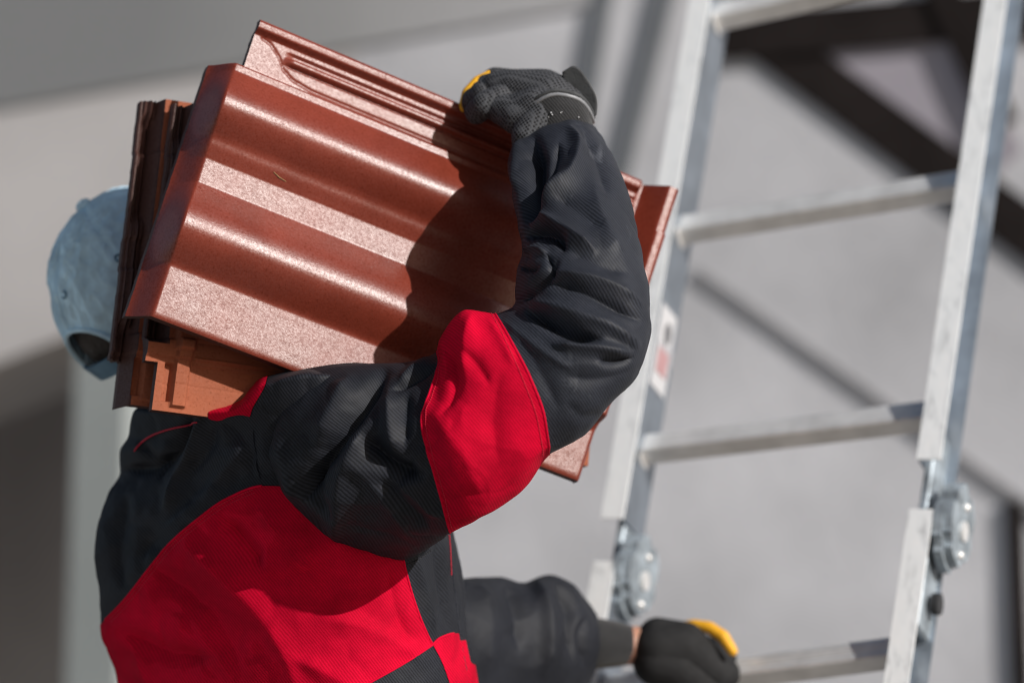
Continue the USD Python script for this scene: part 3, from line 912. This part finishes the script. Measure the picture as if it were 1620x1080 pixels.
for cv_ in (BACKRED[3:45], BACKR[3:], BACKB[:12], SIDERED[:9]):
    put(jacket, 'seam_welt', tube(torso.where(cv_, 0.0006), 0.0011, 6), RED, 40)
pip = torso.where(curve([(214, 713), (226, 699), (245, 687), (275, 677), (312, 668)], 40), 0.0012)
put(jacket, 'collar_piping', tube(pip, 0.0008, 8), REDTHREAD, 40)
seam = torso.where(curve([(716, 905), (721, 950), (727, 1000), (738, 1060)], 30), 0.0)
put(jacket, 'front_placket_seam', tube(seam, 0.0009, 6), BLACK, 40)


def tz(px_, py_):
    return float(torso.where([(px_, py_)])[0][1])


# right sleeve
S0p = [(418, 611), (402, 690), (420, 776), (480, 842), (545, 886), (598, 897)]
sl = [(S0p, tz(425, 640) + 0.015, tz(598, 890) + 0.02, 0.0, 0.05),
      ([(432, 603), (412, 690), (430, 776), (488, 836), (550, 880), (610, 895)], 2.955, 2.965, .028, .05),
      ([(478, 583), (452, 690), (475, 780), (535, 840), (590, 870), (640, 888)], 2.945, 2.950, .064, .06),
      ([(540, 576), (525, 680), (550, 770), (610, 830), (670, 872)], 2.922, 2.925, .080, .07),
      ([(630, 573), (610, 680), (625, 770), (665, 822), (700, 852)], 2.902, 2.895, .081, .07),
      ([(692, 556), (695, 588), (684, 626), (667, 664), (681, 727), (701, 800), (712, 842)], 2.886, 2.866, .077, .07),
      ([(696, 540), (712, 590), (710, 640), (718, 720), (740, 780), (752, 823)], 2.870, 2.840, .076, .07),
      ([(738, 491), (762, 560), (785, 640), (810, 720), (820, 774)], 2.865, 2.830, .076, .07),
      ([(783, 497), (806, 535), (840, 600), (862, 662), (868, 718)], 2.860, 2.825, .074, .07),
      ([(800, 492), (850, 545), (890, 605), (912, 660), (920, 693)], 2.855, 2.820, .072, .07),
      ([(812, 486), (880, 540), (935, 595), (966, 640)], 2.855, 2.815, .070, .07),
      ([(817, 474), (900, 510), (970, 555), (1010, 586)], 2.855, 2.820, .068, .068),
      ([(817, 445), (900, 465), (980, 500), (1028, 520)], 2.860, 2.830, .066, .065),
      ([(818, 425), (900, 432), (980, 455), (1029, 470)], 2.865, 2.840, .065, .062),
      ([(826, 400), (900, 398), (970, 405), (1020, 418)], 2.880, 2.860, .064, .06),
      ([(820, 360), (900, 350), (960, 352), (1010, 368)], 2.900, 2.890, .062, .058),
      ([(810, 310), (880, 300), (940, 298), (996, 310)], 2.928, 2.923, .058, .052),
      ([(806, 268), (870, 258), (925, 252), (977, 258)], 2.963, 2.958, .054, .048),
      ([(814, 236), (865, 222), (915, 214), (958, 222)], 2.993, 2.993, .050, .044),
      ([(832, 211), (865, 199), (905, 191), (944, 202)], 3.016, 3.016, .044, .040),
      ([(841, 206), (868, 196), (905, 190), (938, 197)], 3.028, 3.028, .036, .036)]
sleeve = Loft(sl, 430, 300, 0.9)
sleeve.fold([
    # shoulder part
    ([(607, 588), (570, 640), (545, 680), (501, 748), (486, 785)], -15, 17), ([(580, 672), (556, 720), (538, 790), (532, 850)], 10, 26),
    ([(550, 600), (530, 640), (505, 690)], 7, 22), ([(440, 690), (450, 740), (470, 790)], 4, 18), ([(492, 735), (500, 780), (530, 810)], -6, 16),
    ([(580, 690), (612, 728), (660, 752)], -12, 17), ([(616, 622), (620, 670), (628, 714)], 8, 15), ([(645, 622), (640, 660), (640, 700)], -5, 12),
    ([(688, 578), (655, 598), (622, 616)], -6, 7), ([(680, 562), (650, 585), (632, 605)], 4, 9), ([(600, 760), (640, 800), (680, 835)], -5, 16),
    ([(625, 760), (660, 790), (692, 815)], 4, 14), ([(560, 730), (600, 780), (640, 840)], 3, 16),
    # red band
    ([(745, 500), (738, 540), (735, 590)], 3.5, 15), ([(775, 510), (795, 540), (812, 575)], 2, 10), ([(735, 555), (760, 585), (772, 605)], -2.5, 11),
    ([(712, 560), (720, 600), (700, 650)], -4, 12), ([(690, 660), (720, 700), (760, 780)], 3, 22), ([(790, 600), (780, 660), (790, 730)], -2.5, 24),
    ([(705, 560), (690, 610), (672, 655)], 3, 8),
    # elbow
    ([(816, 478), (838, 462), (868, 432), (880, 415)], -8, 8), ([(838, 494), (886, 520), (925, 535), (945, 537)], -14, 11), ([(880, 545), (930, 548), (992, 560)], 7, 11),
    ([(948, 568), (975, 572), (995, 566)], -6, 9), ([(868, 448), (920, 460), (968, 482), (1006, 505)], -8, 13), ([(850, 478), (900, 492), (960, 515), (1005, 545)], 6, 13),
    ([(880, 430), (930, 437), (985, 458), (1012, 480)], 4, 10), ([(800, 510), (850, 550), (900, 580)], 3, 12), ([(820, 530), (850, 580), (880, 640)], -2, 14),
    ([(900, 595), (940, 600), (985, 590)], -3, 16), ([(900, 640), (930, 660), (955, 655)], -2, 14),
    # forearm
    ([(845, 222), (846, 265), (836, 315), (826, 350)], -17, 17), ([(826, 222), (815, 262), (812, 300)], 6, 10), ([(902, 205), (915, 240), (905, 275), (872, 300), (852, 318)], 9, 14),
    ([(884, 230), (878, 260), (866, 282)], -5, 9), ([(856, 338), (882, 358), (912, 378), (938, 394)], 9, 12), ([(826, 376), (856, 364), (880, 372), (890, 392)], -13, 12),
    ([(832, 402), (850, 396), (866, 404)], 7, 9), ([(820, 418), (838, 424), (850, 420)], -6, 7), ([(866, 404), (872, 420), (874, 436)], -5, 5),
    ([(925, 215), (945, 250), (960, 300)], -4, 12), ([(940, 300), (955, 350), (985, 400)], 4, 20), ([(880, 310), (915, 330), (950, 360)], -4, 16), ([(900, 395), (940, 412), (990, 430)], -3, 14)], 1.25)
sleeve.noise(0.0013, 26, 8); sleeve.crumple(0.0028, 15, 14); sleeve.crumple(-0.0018, 27, 16)
b2, b3 = sleeve.station[5], sleeve.station[8]
Pv, f, Nv, uv = sleeve.mesh(0, b2)
slp = put(person, 'sleeve', (Pv, f), BLACK, normals=Nv, uv=uv, label='raised black right sleeve with red band')
Pv, f, Nv, uv = sleeve.mesh(b2, b3, lift=0.0006)
put(slp, 'red_band', (Pv, f), RED, normals=Nv, uv=uv)
Pv, f, Nv, uv = sleeve.mesh(b3)
put(slp, 'forearm_panel', (Pv, f), BLACK_DUSTY, normals=Nv, uv=uv, label='dusty black forearm of the right sleeve')
e2 = PX(sleeve.P[b2 + 3][sleeve.front])[6:-6:6]; e3 = PX(sleeve.P[b3 - 4][sleeve.front])[6:-6:6]
for rr in (b2, b3):
    fr_ = sleeve.P[rr][sleeve.front]; nr_ = sleeve.normals()[rr][sleeve.front]
    put(slp, 'seam_welt', tube((fr_ + nr_ * 0.0003)[2:-2:2], 0.0011, 6), RED, 40)
put(slp, 'stitching', stitches(sleeve, e2, r=0.0004, lift=0.0009), REDTHREAD, 30)
put(slp, 'stitching', stitches(sleeve, e3, r=0.0004, lift=0.0009), REDTHREAD, 30)

# left sleeve, reaching to the rung
ls = [([(690, 930), (700, 1020), (690, 1130)], 3.16, 3.16, .06, .06),
      ([(745, 914), (758, 1020), (750, 1150)], 3.20, 3.20, .07, .07),
      ([(790, 912), (800, 1020), (790, 1155)], 3.23, 3.23, .072, .07),
      ([(830, 922), (840, 1020), (830, 1150)], 3.25, 3.25, .07, .07),
      ([(868, 910), (885, 1010), (872, 1135)], 3.27, 3.27, .068, .065),
      ([(905, 922), (920, 1010), (905, 1110)], 3.285, 3.285, .06, .055),
      ([(932, 955), (942, 1010), (930, 1082)], 3.295, 3.295, .046, .042),
      ([(944, 973), (950, 1015), (940, 1062)], 3.30, 3.30, .034, .032)]
lsl = Loft(ls, 160, 160, 0.9)
lsl.fold([([(800, 920), (815, 960), (820, 1020)], -8, 16), ([(880, 925), (905, 970), (905, 1040)], -12, 12), ([(850, 920), (870, 980), (860, 1060)], 7, 16),
          ([(760, 925), (775, 990), (770, 1060)], 5, 18), ([(930, 975), (922, 1010), (925, 1050)], -6, 8)])
lsl.noise(0.002, 24, 4); lsl.crumple(0.003, 16, 24)
Pv, f, Nv, uv = lsl.mesh()
sp2 = put(person, 'sleeve', (Pv, f), BLACK, normals=Nv, uv=uv, label='black left sleeve reaching to the ladder')
cf = Loft([([(940, 976), (945, 1015), (936, 1058)], 3.30, 3.30, .028, .028), ([(965, 980), (972, 1018), (962, 1056)], 3.305, 3.305, .028, .028),
           ([(1000, 989), (1003, 1020), (990, 1052)], 3.312, 3.312, .026, .026)], 40, 60)
Pv, f, Nv, uv = cf.mesh()
put(sp2, 'knit_cuff', (Pv, f), KNIT, normals=Nv, uv=uv)


# ------------------------------------------------------------------ bodies from joints
_sph = trimesh.creation.icosphere(2, 1.0).vertices


def bones(chains, fine=0.004, taubin=10, flat=None):
    """chains: lists of (point, radius); hulls between neighbours, joined into one smooth mesh."""
    parts = []
    for ch in chains:
        for (p, r), (q, s_) in zip(ch[:-1], ch[1:]):
            parts.append(Manifold.hull_points(np.vstack([np.asarray(p) + _sph * r, np.asarray(q) + _sph * s_])))
    mf = Manifold.batch_boolean(parts, manifold3d.OpType.Add).refine_to_length(fine)
    mm = mf.to_mesh()
    t = trimesh.Trimesh(mm.vert_properties[:, :3], mm.tri_verts, process=True)
    trimesh.smoothing.filter_taubin(t, iterations=taubin)
    return t


# head: up, face direction and right of the head in the view frame
hu = unit([-0.60, -0.22, 0.77]); hf0 = np.array([0.62, 0.58, 0.50]); hf_ = unit(hf0 - np.dot(hf0, hu) * hu); hr = np.cross(hf_, hu)
HC = C(243, 462, 3.20)


def head_pt(x, y, z):           # right, forward, up in metres from the head's middle
    return HC + hr * x + hf_ * y + hu * z


ico = trimesh.creation.icosphere(5, 1.0).vertices
icf = trimesh.creation.icosphere(5, 1.0).faces
v = ico * [0.074, 0.094, 0.098]
lowf = np.clip(-ico[:, 2], 0, 1)
v[:, 0] *= 1 - 0.22 * lowf ** 1.5
v[:, 1] = np.where(ico[:, 1] > 0, v[:, 1] * (1 + 0.06 * lowf), v[:, 1] * (1 - 0.35 * lowf ** 1.4))
v[:, 2] -= 0.022 * lowf * np.clip(ico[:, 1] + 0.3, 0, 1)
gau = lambda x0, z0, sx, sz: np.exp(-((v[:, 0] - x0) / sx) ** 2 - ((v[:, 2] - z0) / sz) ** 2) * (ico[:, 1] > 0.2)
v[:, 1] += 0.020 * gau(0, -0.022, 0.012, 0.020) + 0.010 * gau(0, -0.002, 0.008, 0.022) + 0.006 * gau(0, -0.060, 0.022, 0.006) + 0.008 * gau(0, -0.094, 0.022, 0.014)
v[:, 1] += 0.006 * gau(0, 0.026, 0.05, 0.010) - 0.008 * gau(0.030, 0.008, 0.015, 0.010) - 0.008 * gau(-0.030, 0.008, 0.015, 0.010) - 0.004 * gau(0, -0.066, 0.022, 0.003)
head_v = HC + v[:, 0:1] * hr + v[:, 1:2] * hf_ + v[:, 2:3] * hu
head_m = trimesh.Trimesh(head_v, icf, process=False)
if head_m.volume < 0:
    head_m.invert()
HM = Manifold(manifold3d.Mesh(head_m.vertices.astype(np.float32), head_m.faces.astype(np.uint32)))


def bone(*ch):
    return [Manifold.hull_points(np.vstack([np.asarray(p) + _sph * r, np.asarray(q) + _sph * s_])) for (p, r), (q, s_) in zip(ch[:-1], ch[1:])]


neck0 = head_pt(0, -0.030, -0.06); neckb = C(330, 640, 3.13)
shR, elR, wrR = C(540, 700, 2.97), C(930, 575, 2.885), C(890, 205, 3.03)
shL, elL, wrL, haL = C(560, 880, 3.22), C(790, 1030, 3.27), C(985, 1020, 3.322), C(1040, 1022, 3.326)
chest, hip = C(440, 860, 3.11), C(480, 1400, 3.12)
ears = []
for s_ in (1, -1):
    ears += bone((head_pt(0.072 * s_, -0.006, 0.012), 0.010), (head_pt(0.080 * s_, -0.014, 0.018), 0.012), (head_pt(0.074 * s_, -0.004, -0.026), 0.008))
bd = Manifold.batch_boolean([HM] + ears + bone((neck0, 0.052), (neckb, 0.058), (chest, 0.09), (hip, 0.10)) + bone((chest, 0.08), (shR, 0.05), (elR, 0.036), (wrR, 0.026)) +
                            bone((chest, 0.08), (shL, 0.05), (elL, 0.030), (wrL, 0.021), (haL, 0.022)), manifold3d.OpType.Add).refine_to_length(0.012)
mm = bd.to_mesh()
bt = trimesh.Trimesh(mm.vert_properties[:, :3], mm.tri_verts, process=True)
trimesh.smoothing.filter_taubin(bt, iterations=4)
body = put(person, 'body', bt, SKIN, True)
for s_ in (1, -1):
    put(body, 'eye', trimesh.creation.icosphere(3, 0.0115).apply_translation(head_pt(0.030 * s_, 0.076, 0.008)), WHITE_EYE, True)

# hair: a thin shell on the back and sides
hv = ico * [0.079, 0.099, 0.102]
hv[:, 0] *= 1 - 0.18 * lowf ** 1.5
hv[:, 1] = np.where(ico[:, 1] > 0, hv[:, 1], hv[:, 1] * (1 - 0.30 * lowf ** 1.4))
hv += ico * (0.004 * (meshkit.fbm(ico * 9, 3, 2) - 0.5))[:, None]
hk = (ico[:, 1] < 0.25) & (ico[:, 2] > -0.72 + 0.25 * (ico[:, 1] > -0.3))
hfc = icf[hk[icf].all(1)]
put(person, 'hair', (HC + hv[:, 0:1] * hr + hv[:, 1:2] * hf_ + hv[:, 2:3] * hu, hfc), HAIR, True)

# cap: six panels with pressed seams, an arched opening at the back with its strap, brim and button
n_t, n_p = 150, 300
th = np.linspace(0.0, 1.83, n_t)[:, None]; ph = np.linspace(0, 2 * np.pi, n_p, endpoint=False)[None]
X, Y, Zc = np.sin(th) * np.sin(ph), np.sin(th) * np.cos(ph), np.cos(th) + 0 * ph      # ph = 0 looks forward
seamd = np.abs(((ph / (2 * np.pi) * 6 + 0.5) % 1) - 0.5) * (2 * np.pi / 6) * np.sin(th)
rad = 1 - 0.012 * np.exp(-(seamd / 0.025) ** 2) + 0.006 * np.exp(-((seamd - 0.06) / 0.03) ** 2)
dv = np.stack([X, Y, Zc], -1)
wr = meshkit.fbm(dv * [5, 5, 2.6] + 11, 4, 21) - 0.5
rid = 0.5 - np.abs(meshkit.fbm(dv * [3.4, 3.4, 1.7] + 3, 3, 5) - 0.5) * 2
rid2 = np.clip(0.62 - np.abs(meshkit.fbm(dv * [7, 7, 3.0] + 31, 2, 15) - 0.5) * 5, 0, 1)
rad = rad + (0.06 * wr + 0.035 * (rid - 0.3) + 0.022 * rid2) * smooth01(th / 0.5)
band = np.exp(-((th - 1.66) / 0.035) ** 2)
rad = rad - 0.014 * band + 0.012 * (th > 1.68)
cv = np.stack([X * 0.0875, Y * 0.108, np.where(Zc > 0, Zc * 0.115, Zc * 0.10)], -1) * rad[..., None]
CW_ = lambda q: HC + q[..., 0:1] * hr + q[..., 1:2] * hf_ + q[..., 2:3] * hu
keepc = np.ones((n_t - 1, n_p), bool)
pc = (np.abs(((np.arange(n_p) + 0.5) / n_p * 2 * np.pi) - np.pi))[None]
tc = ((th[:-1, 0] + th[1:, 0]) / 2)[:, None]
keepc &= ~(((pc / 0.50) ** 2 + ((tc - 1.70) / 0.38) ** 2 < 1) & (tc < 1.70)) & ~((pc < 0.50) & (tc >= 1.70))
ii, jj = np.meshgrid(np.arange(n_t - 1), np.arange(n_p), indexing='ij')
a = (ii * n_p + jj)[keepc]; b = ((ii + 1) * n_p + jj)[keepc]; c_ = ((ii + 1) * n_p + (jj + 1) % n_p)[keepc]; d_ = (ii * n_p + (jj + 1) % n_p)[keepc]
capf = np.vstack([np.stack([a, b, c_], 1), np.stack([a, c_, d_], 1)])
inner = cv * 0.985
nn = n_t * n_p
capv = np.vstack([CW_(cv).reshape(-1, 3), CW_(inner).reshape(-1, 3)])
e = np.vstack([capf[:, [0, 1]], capf[:, [1, 2]], capf[:, [2, 0]]]); ks = {tuple(x) for x in e}
bdr = np.array([x for x in ks if (x[1], x[0]) not in ks])
allf = np.vstack([capf, capf[:, ::-1] + nn, np.stack([bdr[:, 1], bdr[:, 0], bdr[:, 0] + nn], 1), np.stack([bdr[:, 1], bdr[:, 0] + nn, bdr[:, 1] + nn], 1)])
tm = trimesh.Trimesh(capv, allf, process=False)
if np.dot(normals_of(capv, allf)[: nn].reshape(n_t, n_p, 3)[60, 0], CW_(cv)[60, 0] - HC) < 0:
    allf = allf[:, ::-1]
cap = put(person, 'cap', (capv, allf), DENIM, 50, label='faded blue denim cap seen from behind')
btn = trimesh.creation.icosphere(3, 1.0); btn.vertices[:] = head_pt(0, 0, 0.1165) + btn.vertices[:, 0:1] * hr * 0.0085 + btn.vertices[:, 1:2] * hf_ * 0.0085 + btn.vertices[:, 2:3] * hu * 0.0055
put(cap, 'button', btn, DENIM, True)
# edging of the opening and the strap under it
arc = np.linspace(-1, 1, 40)
pa_ = np.pi + 0.50 * np.sin(arc * np.pi / 2); ta_ = 1.70 - 0.38 * np.cos(arc * np.pi / 2)
edge = np.stack([np.sin(ta_) * np.sin(pa_) * 0.0875, np.sin(ta_) * np.cos(pa_) * 0.108, np.where(np.cos(ta_) > 0, np.cos(ta_) * 0.115, np.cos(ta_) * 0.10)], -1) * 1.01
put(cap, 'opening_edge', tube(CW_(edge), 0.0028, 8), DENIM, 40)
sv = []
for k_, p_ in enumerate(np.linspace(np.pi - 0.62, np.pi + 0.62, 30)):
    for t_, r_ in ((1.70, 1.035), (1.90, 1.03), (1.90, 0.995), (1.70, 1.0)):
        sv.append([np.sin(t_) * np.sin(p_) * 0.0875 * r_, np.sin(t_) * np.cos(p_) * 0.108 * r_, np.cos(t_) * 0.10 * r_])
sv = np.array(sv)
sf = []
for k_ in range(29):
    for q_ in range(4):
        a, b, c_, d_ = k_ * 4 + q_, k_ * 4 + (q_ + 1) % 4, (k_ + 1) * 4 + (q_ + 1) % 4, (k_ + 1) * 4 + q_
        sf += [(a, b, c_), (a, c_, d_)]
sm_ = trimesh.Trimesh(CW_(sv), sf, process=False)
sm_.fix_normals()
put(cap, 'strap', sm_, DENIM_D, 30)
for p_, t_ in ((np.pi - 1.05, 1.02), (np.pi + 1.05, 1.02), (1.05, 1.02), (-1.05, 1.02), (np.pi - 0.15, 1.0)):
    q = np.array([np.sin(t_) * np.sin(p_) * 0.0885, np.sin(t_) * np.cos(p_) * 0.109, np.cos(t_) * 0.116])
    put(cap, 'eyelet', trimesh.creation.torus(0.0035, 0.0013, 16, 8).apply_transform(trimesh.geometry.align_vectors([0, 0, 1], unit(CW_(q) - HC))).apply_translation(CW_(q)), DENIM_D, True)
bu_, bw_ = np.linspace(-1, 1, 40), np.linspace(0, 1, 14)
BU, BWW = np.meshgrid(bu_, bw_, indexing='ij')
br = np.stack([BU * 0.082, 0.085 * np.sqrt(np.clip(1 - (BU * 0.9) ** 2, 0, 1)) + 0.068 * BWW * np.sqrt(np.clip(1 - BU ** 2 * 0.96, 0, 1)) + 0.012, 0.012 - 0.030 * BU ** 2 - 0.012 * BWW], -1)
bi = np.arange(40 * 14).reshape(40, 14)
a, b, c_, d_ = bi[:-1, :-1].ravel(), bi[1:, :-1].ravel(), bi[1:, 1:].ravel(), bi[:-1, 1:].ravel()
bf_ = np.vstack([np.stack([a, b, c_], 1), np.stack([a, c_, d_], 1)])
bv = np.vstack([CW_(br).reshape(-1, 3), CW_(br - [0, 0, 0.003]).reshape(-1, 3)])
put(cap, 'brim', (bv, np.vstack([bf_, bf_[:, ::-1] + 560])), DENIM, 40)

# trousers and boots down to the ground
gz = lambda p: np.array([p[0], p[1], 0.0])
hipw = W(hip); legs = []
tr = []
for dx, dy in ((0.03, -0.10), (-0.02, 0.13)):
    top_w = hipw + [dx, dy, -0.02]; kn = np.array([hipw[0] + dx + 0.05, hipw[1] + dy, 0.50]); an = np.array([hipw[0] + dx - 0.02, hipw[1] + dy, 0.12])
    tr.append([(hipw, 0.13), (top_w, 0.10), (kn, 0.075), (an, 0.068)])
    legs.append(an)
put(person, 'trousers', bones(tr, 0.03, 6), TROUSER, True, world=True)
for an in legs:
    put(person, 'boot', bones([[(an + [0, 0, 0.02], 0.058), (an + [0.0, 0, -0.07], 0.050), (an + [0.13, 0.03, -0.078], 0.040), (an + [0.17, 0.04, -0.082], 0.034)]], 0.02, 4), BOOT, True, world=True)

# ------------------------------------------------------------------ right glove over the upper edge of the tiles
def D(px_, py_, d_):
    return C(px_, py_, d_)


wr_ = D(886, 192, 3.035)
palm = [[(D(888, 176, 3.035), 0.030), (D(868, 160, 3.035), 0.029), (D(815, 146, 3.045), 0.023), (D(787, 140, 3.05), 0.017)],
        [(D(888, 176, 3.055), 0.028), (D(860, 150, 3.075), 0.026), (D(810, 136, 3.085), 0.017), (D(784, 130, 3.09), 0.015)],
        [(D(880, 182, 3.02), 0.026), (D(848, 176, 3.015), 0.024), (D(815, 180, 3.02), 0.019), (D(788, 170, 3.03), 0.015)],
        # first finger joints, curling over the edge
        [(D(790, 155, 3.028), 0.0135), (D(766, 166, 3.024), 0.0130), (D(754, 178, 3.035), 0.0120)],
        [(D(787, 145, 3.050), 0.0135), (D(763, 147, 3.052), 0.0125)],
        [(D(785, 134, 3.072), 0.0130), (D(764, 138, 3.080), 0.0120)],
        [(D(783, 131, 3.094), 0.0120), (D(766, 136, 3.106), 0.0110)],
        [(D(795, 172, 3.022), 0.0150), (D(820, 186, 3.012), 0.018), (D(842, 190, 3.01), 0.021)],
        # thumb on the near face of the tile, behind the sleeve
        [(D(856, 185, 3.005), 0.019), (D(832, 215, 2.995), 0.0145), (D(832, 258, 3.000), 0.0125), (D(838, 290, 3.010), 0.0110)]]
gl = put(person, 'glove', bones(palm, 0.0035, 12), MESHCLOTH, True, label='grey mesh work glove with yellow fingers gripping the tiles')
for ch in ([(D(763, 150, 3.046), 0.0125), (D(749, 158, 3.056), 0.0118), (D(746, 182, 3.082), 0.0112), (D(752, 212, 3.140), 0.0100)],
           [(D(768, 147, 3.066), 0.0122), (D(753, 155, 3.082), 0.0118), (D(748, 178, 3.120), 0.0110), (D(756, 208, 3.165), 0.0098)],
           [(D(786, 134, 3.082), 0.0122), (D(764, 143, 3.100), 0.0115), (D(754, 172, 3.140), 0.0108), (D(762, 204, 3.170), 0.0098)],
           [(D(776, 131, 3.104), 0.0120), (D(766, 140, 3.122), 0.0106), (D(764, 170, 3.150), 0.0098), (D(770, 198, 3.172), 0.0090)]):
    put(gl, 'glove_finger', bones([ch], 0.0035, 6), MESHCLOTH, True)
put(gl, 'finger_trim', bones([[(D(734, 170, 3.066), 0.0058), (D(741, 148, 3.070), 0.0066), (D(757, 131, 3.078), 0.0070), (D(778, 120, 3.086), 0.0066), (D(808, 117, 3.092), 0.0045)]], 0.003, 4), YELLOW, True, label='yellow leather edge of the glove')
# cuff of the glove, its grey piping, and the closing tab
cfl = Loft([([(825, 194), (845, 166), (880, 150), (915, 158), (939, 194)], 3.034, 3.034, .046, .036),
            ([(829, 206), (850, 182), (885, 168), (918, 176), (938, 208)], 3.03, 3.03, .045, .036),
            ([(836, 240), (860, 226), (895, 220), (920, 226), (938, 240)], 3.02, 3.02, .034, .034)], 40, 120)
Pv, f, Nv, uv = cfl.mesh()
put(gl, 'glove_cuff', (Pv, f), KNIT, normals=Nv, uv=uv)
rim = cfl.P[0]
put(gl, 'cuff_piping', tube(np.vstack([rim[::3], rim[:3]]) + [0, 0, 0.0005], 0.0021, 10), PIPING, 40)
put(gl, 'cuff_piping', tube(np.vstack([rim[::3], rim[:3]]) * 1.0 + [0, 0.0005, 0.0042], 0.0022, 10), GREYGLOVE, 40)
tb = CubicSpline(np.arange(5), np.array([D(934, 186, 3.02), D(930, 160, 3.02), D(918, 138, 3.02), D(905, 118, 3.02), D(897, 112, 3.02)]))(np.linspace(0, 4, 21))
tw = np.interp(np.linspace(0, 4, 21), [0, 1, 2, 3, 3.5, 4], [0.006, 0.0085, 0.009, 0.008, 0.0065, 0.003])
tabp = []
for p_, w_ in zip(tb, tw):
    d_ = unit([0.75, -0.3, 0.45])
    tabp.append((p_ - d_ * w_, p_ + d_ * w_))
tparts = []
for (a0_, a1_), (b0_, b1_) in zip(tabp[:-1], tabp[1:]):
    tparts.append(Manifold.hull_points(np.vstack([q + _sph * 0.0016 for q in (a0_, a1_, b0_, b1_)])))
put(gl, 'closing_tab', Manifold.batch_boolean(tparts, manifold3d.OpType.Add), GREYGLOVE, 40)
for k in range(11):
    q = cfl.where([(858 + RNG.uniform(0, 62), 172 + RNG.uniform(0, 22))], 0.0006)[0]
    put(gl, 'lint', trimesh.creation.icosphere(1, RNG.uniform(0.0005, 0.0010)).apply_translation(q), STICKER, True)

# ------------------------------------------------------------------ left glove round the rung
rl, rr_ = on(LL, la, 1092) + rdir * 0.006, on(RL, ra, 1030) - rdir * 0.006
rd = unit(rr_ - rl)


def rp(px_):                    # the rung's axis at picture column px_
    k = (px_ - 810) / 4860
    t = (k * rl[1] - rl[0]) / (rd[0] - k * rd[1])
    return rl + rd * t


hp = []
hp.append([(D(1043, 1026, 3.316), 0.029), (D(1080, 1024, 3.318), 0.029), (rp(1132) + [0, -0.028, 0.004], 0.021)])
hp.append([(D(1040, 1046, 3.314), 0.027), (D(1070, 1054, 3.315), 0.028), (rp(1125) + [0, -0.032, -0.018], 0.021)])
hp.append([(D(1040, 1006, 3.32), 0.021), (D(1088, 1009, 3.322), 0.018), (rp(1128) + [0, -0.020, 0.017], 0.0145), (rp(1143) + [0, -0.022, 0.004], 0.018)])
tips = []
for i, (x, zt) in enumerate(((1092, 0.0355), (1113, 0.0345), (1131, 0.0310), (1147, 0.0245))):
    c0 = rp(x)
    r0 = 0.0122 if i < 3 else 0.0108
    kn = c0 + [0.000, -0.012, zt - 0.010]
    hp.append([(D(1068 + 7 * i, 1012, 3.318), 0.015), (kn, r0)])
    tips.append([(kn + [0.001, 0.004, 0.004], r0 + 0.0006), (c0 + [0.002, 0.008, zt], r0), (c0 + [0.004, 0.028, 0.010], r0 - 0.001), (c0 + [0.004, 0.026, -0.014], r0 - 0.002)])
hp.append([(D(1062, 1056, 3.312), 0.019), (rp(1110) + [0, -0.030, -0.026], 0.0145), (rp(1128) + [0, -0.008, -0.033], 0.0125), (rp(1134) + [0, 0.014, -0.030], 0.0105)])
gl2 = put(person, 'glove', bones(hp, 0.004, 10), GLOVE, True, label='black work glove with yellow fingers holding the ladder rung')
for tch in tips:
    put(gl2, 'glove_finger', bones([tch], 0.004, 5), GLOVE, True)
put(gl2, 'finger_trim', bones([[(D(1078, 990, 3.33), 0.0050), (D(1098, 988, 3.325), 0.0062), (D(1122, 992, 3.317), 0.0068), (D(1144, 1006, 3.308), 0.0068), (D(1159, 1029, 3.302), 0.0055)]], 0.003, 4), YELLOW, True, label='yellow leather edge along the fingers')
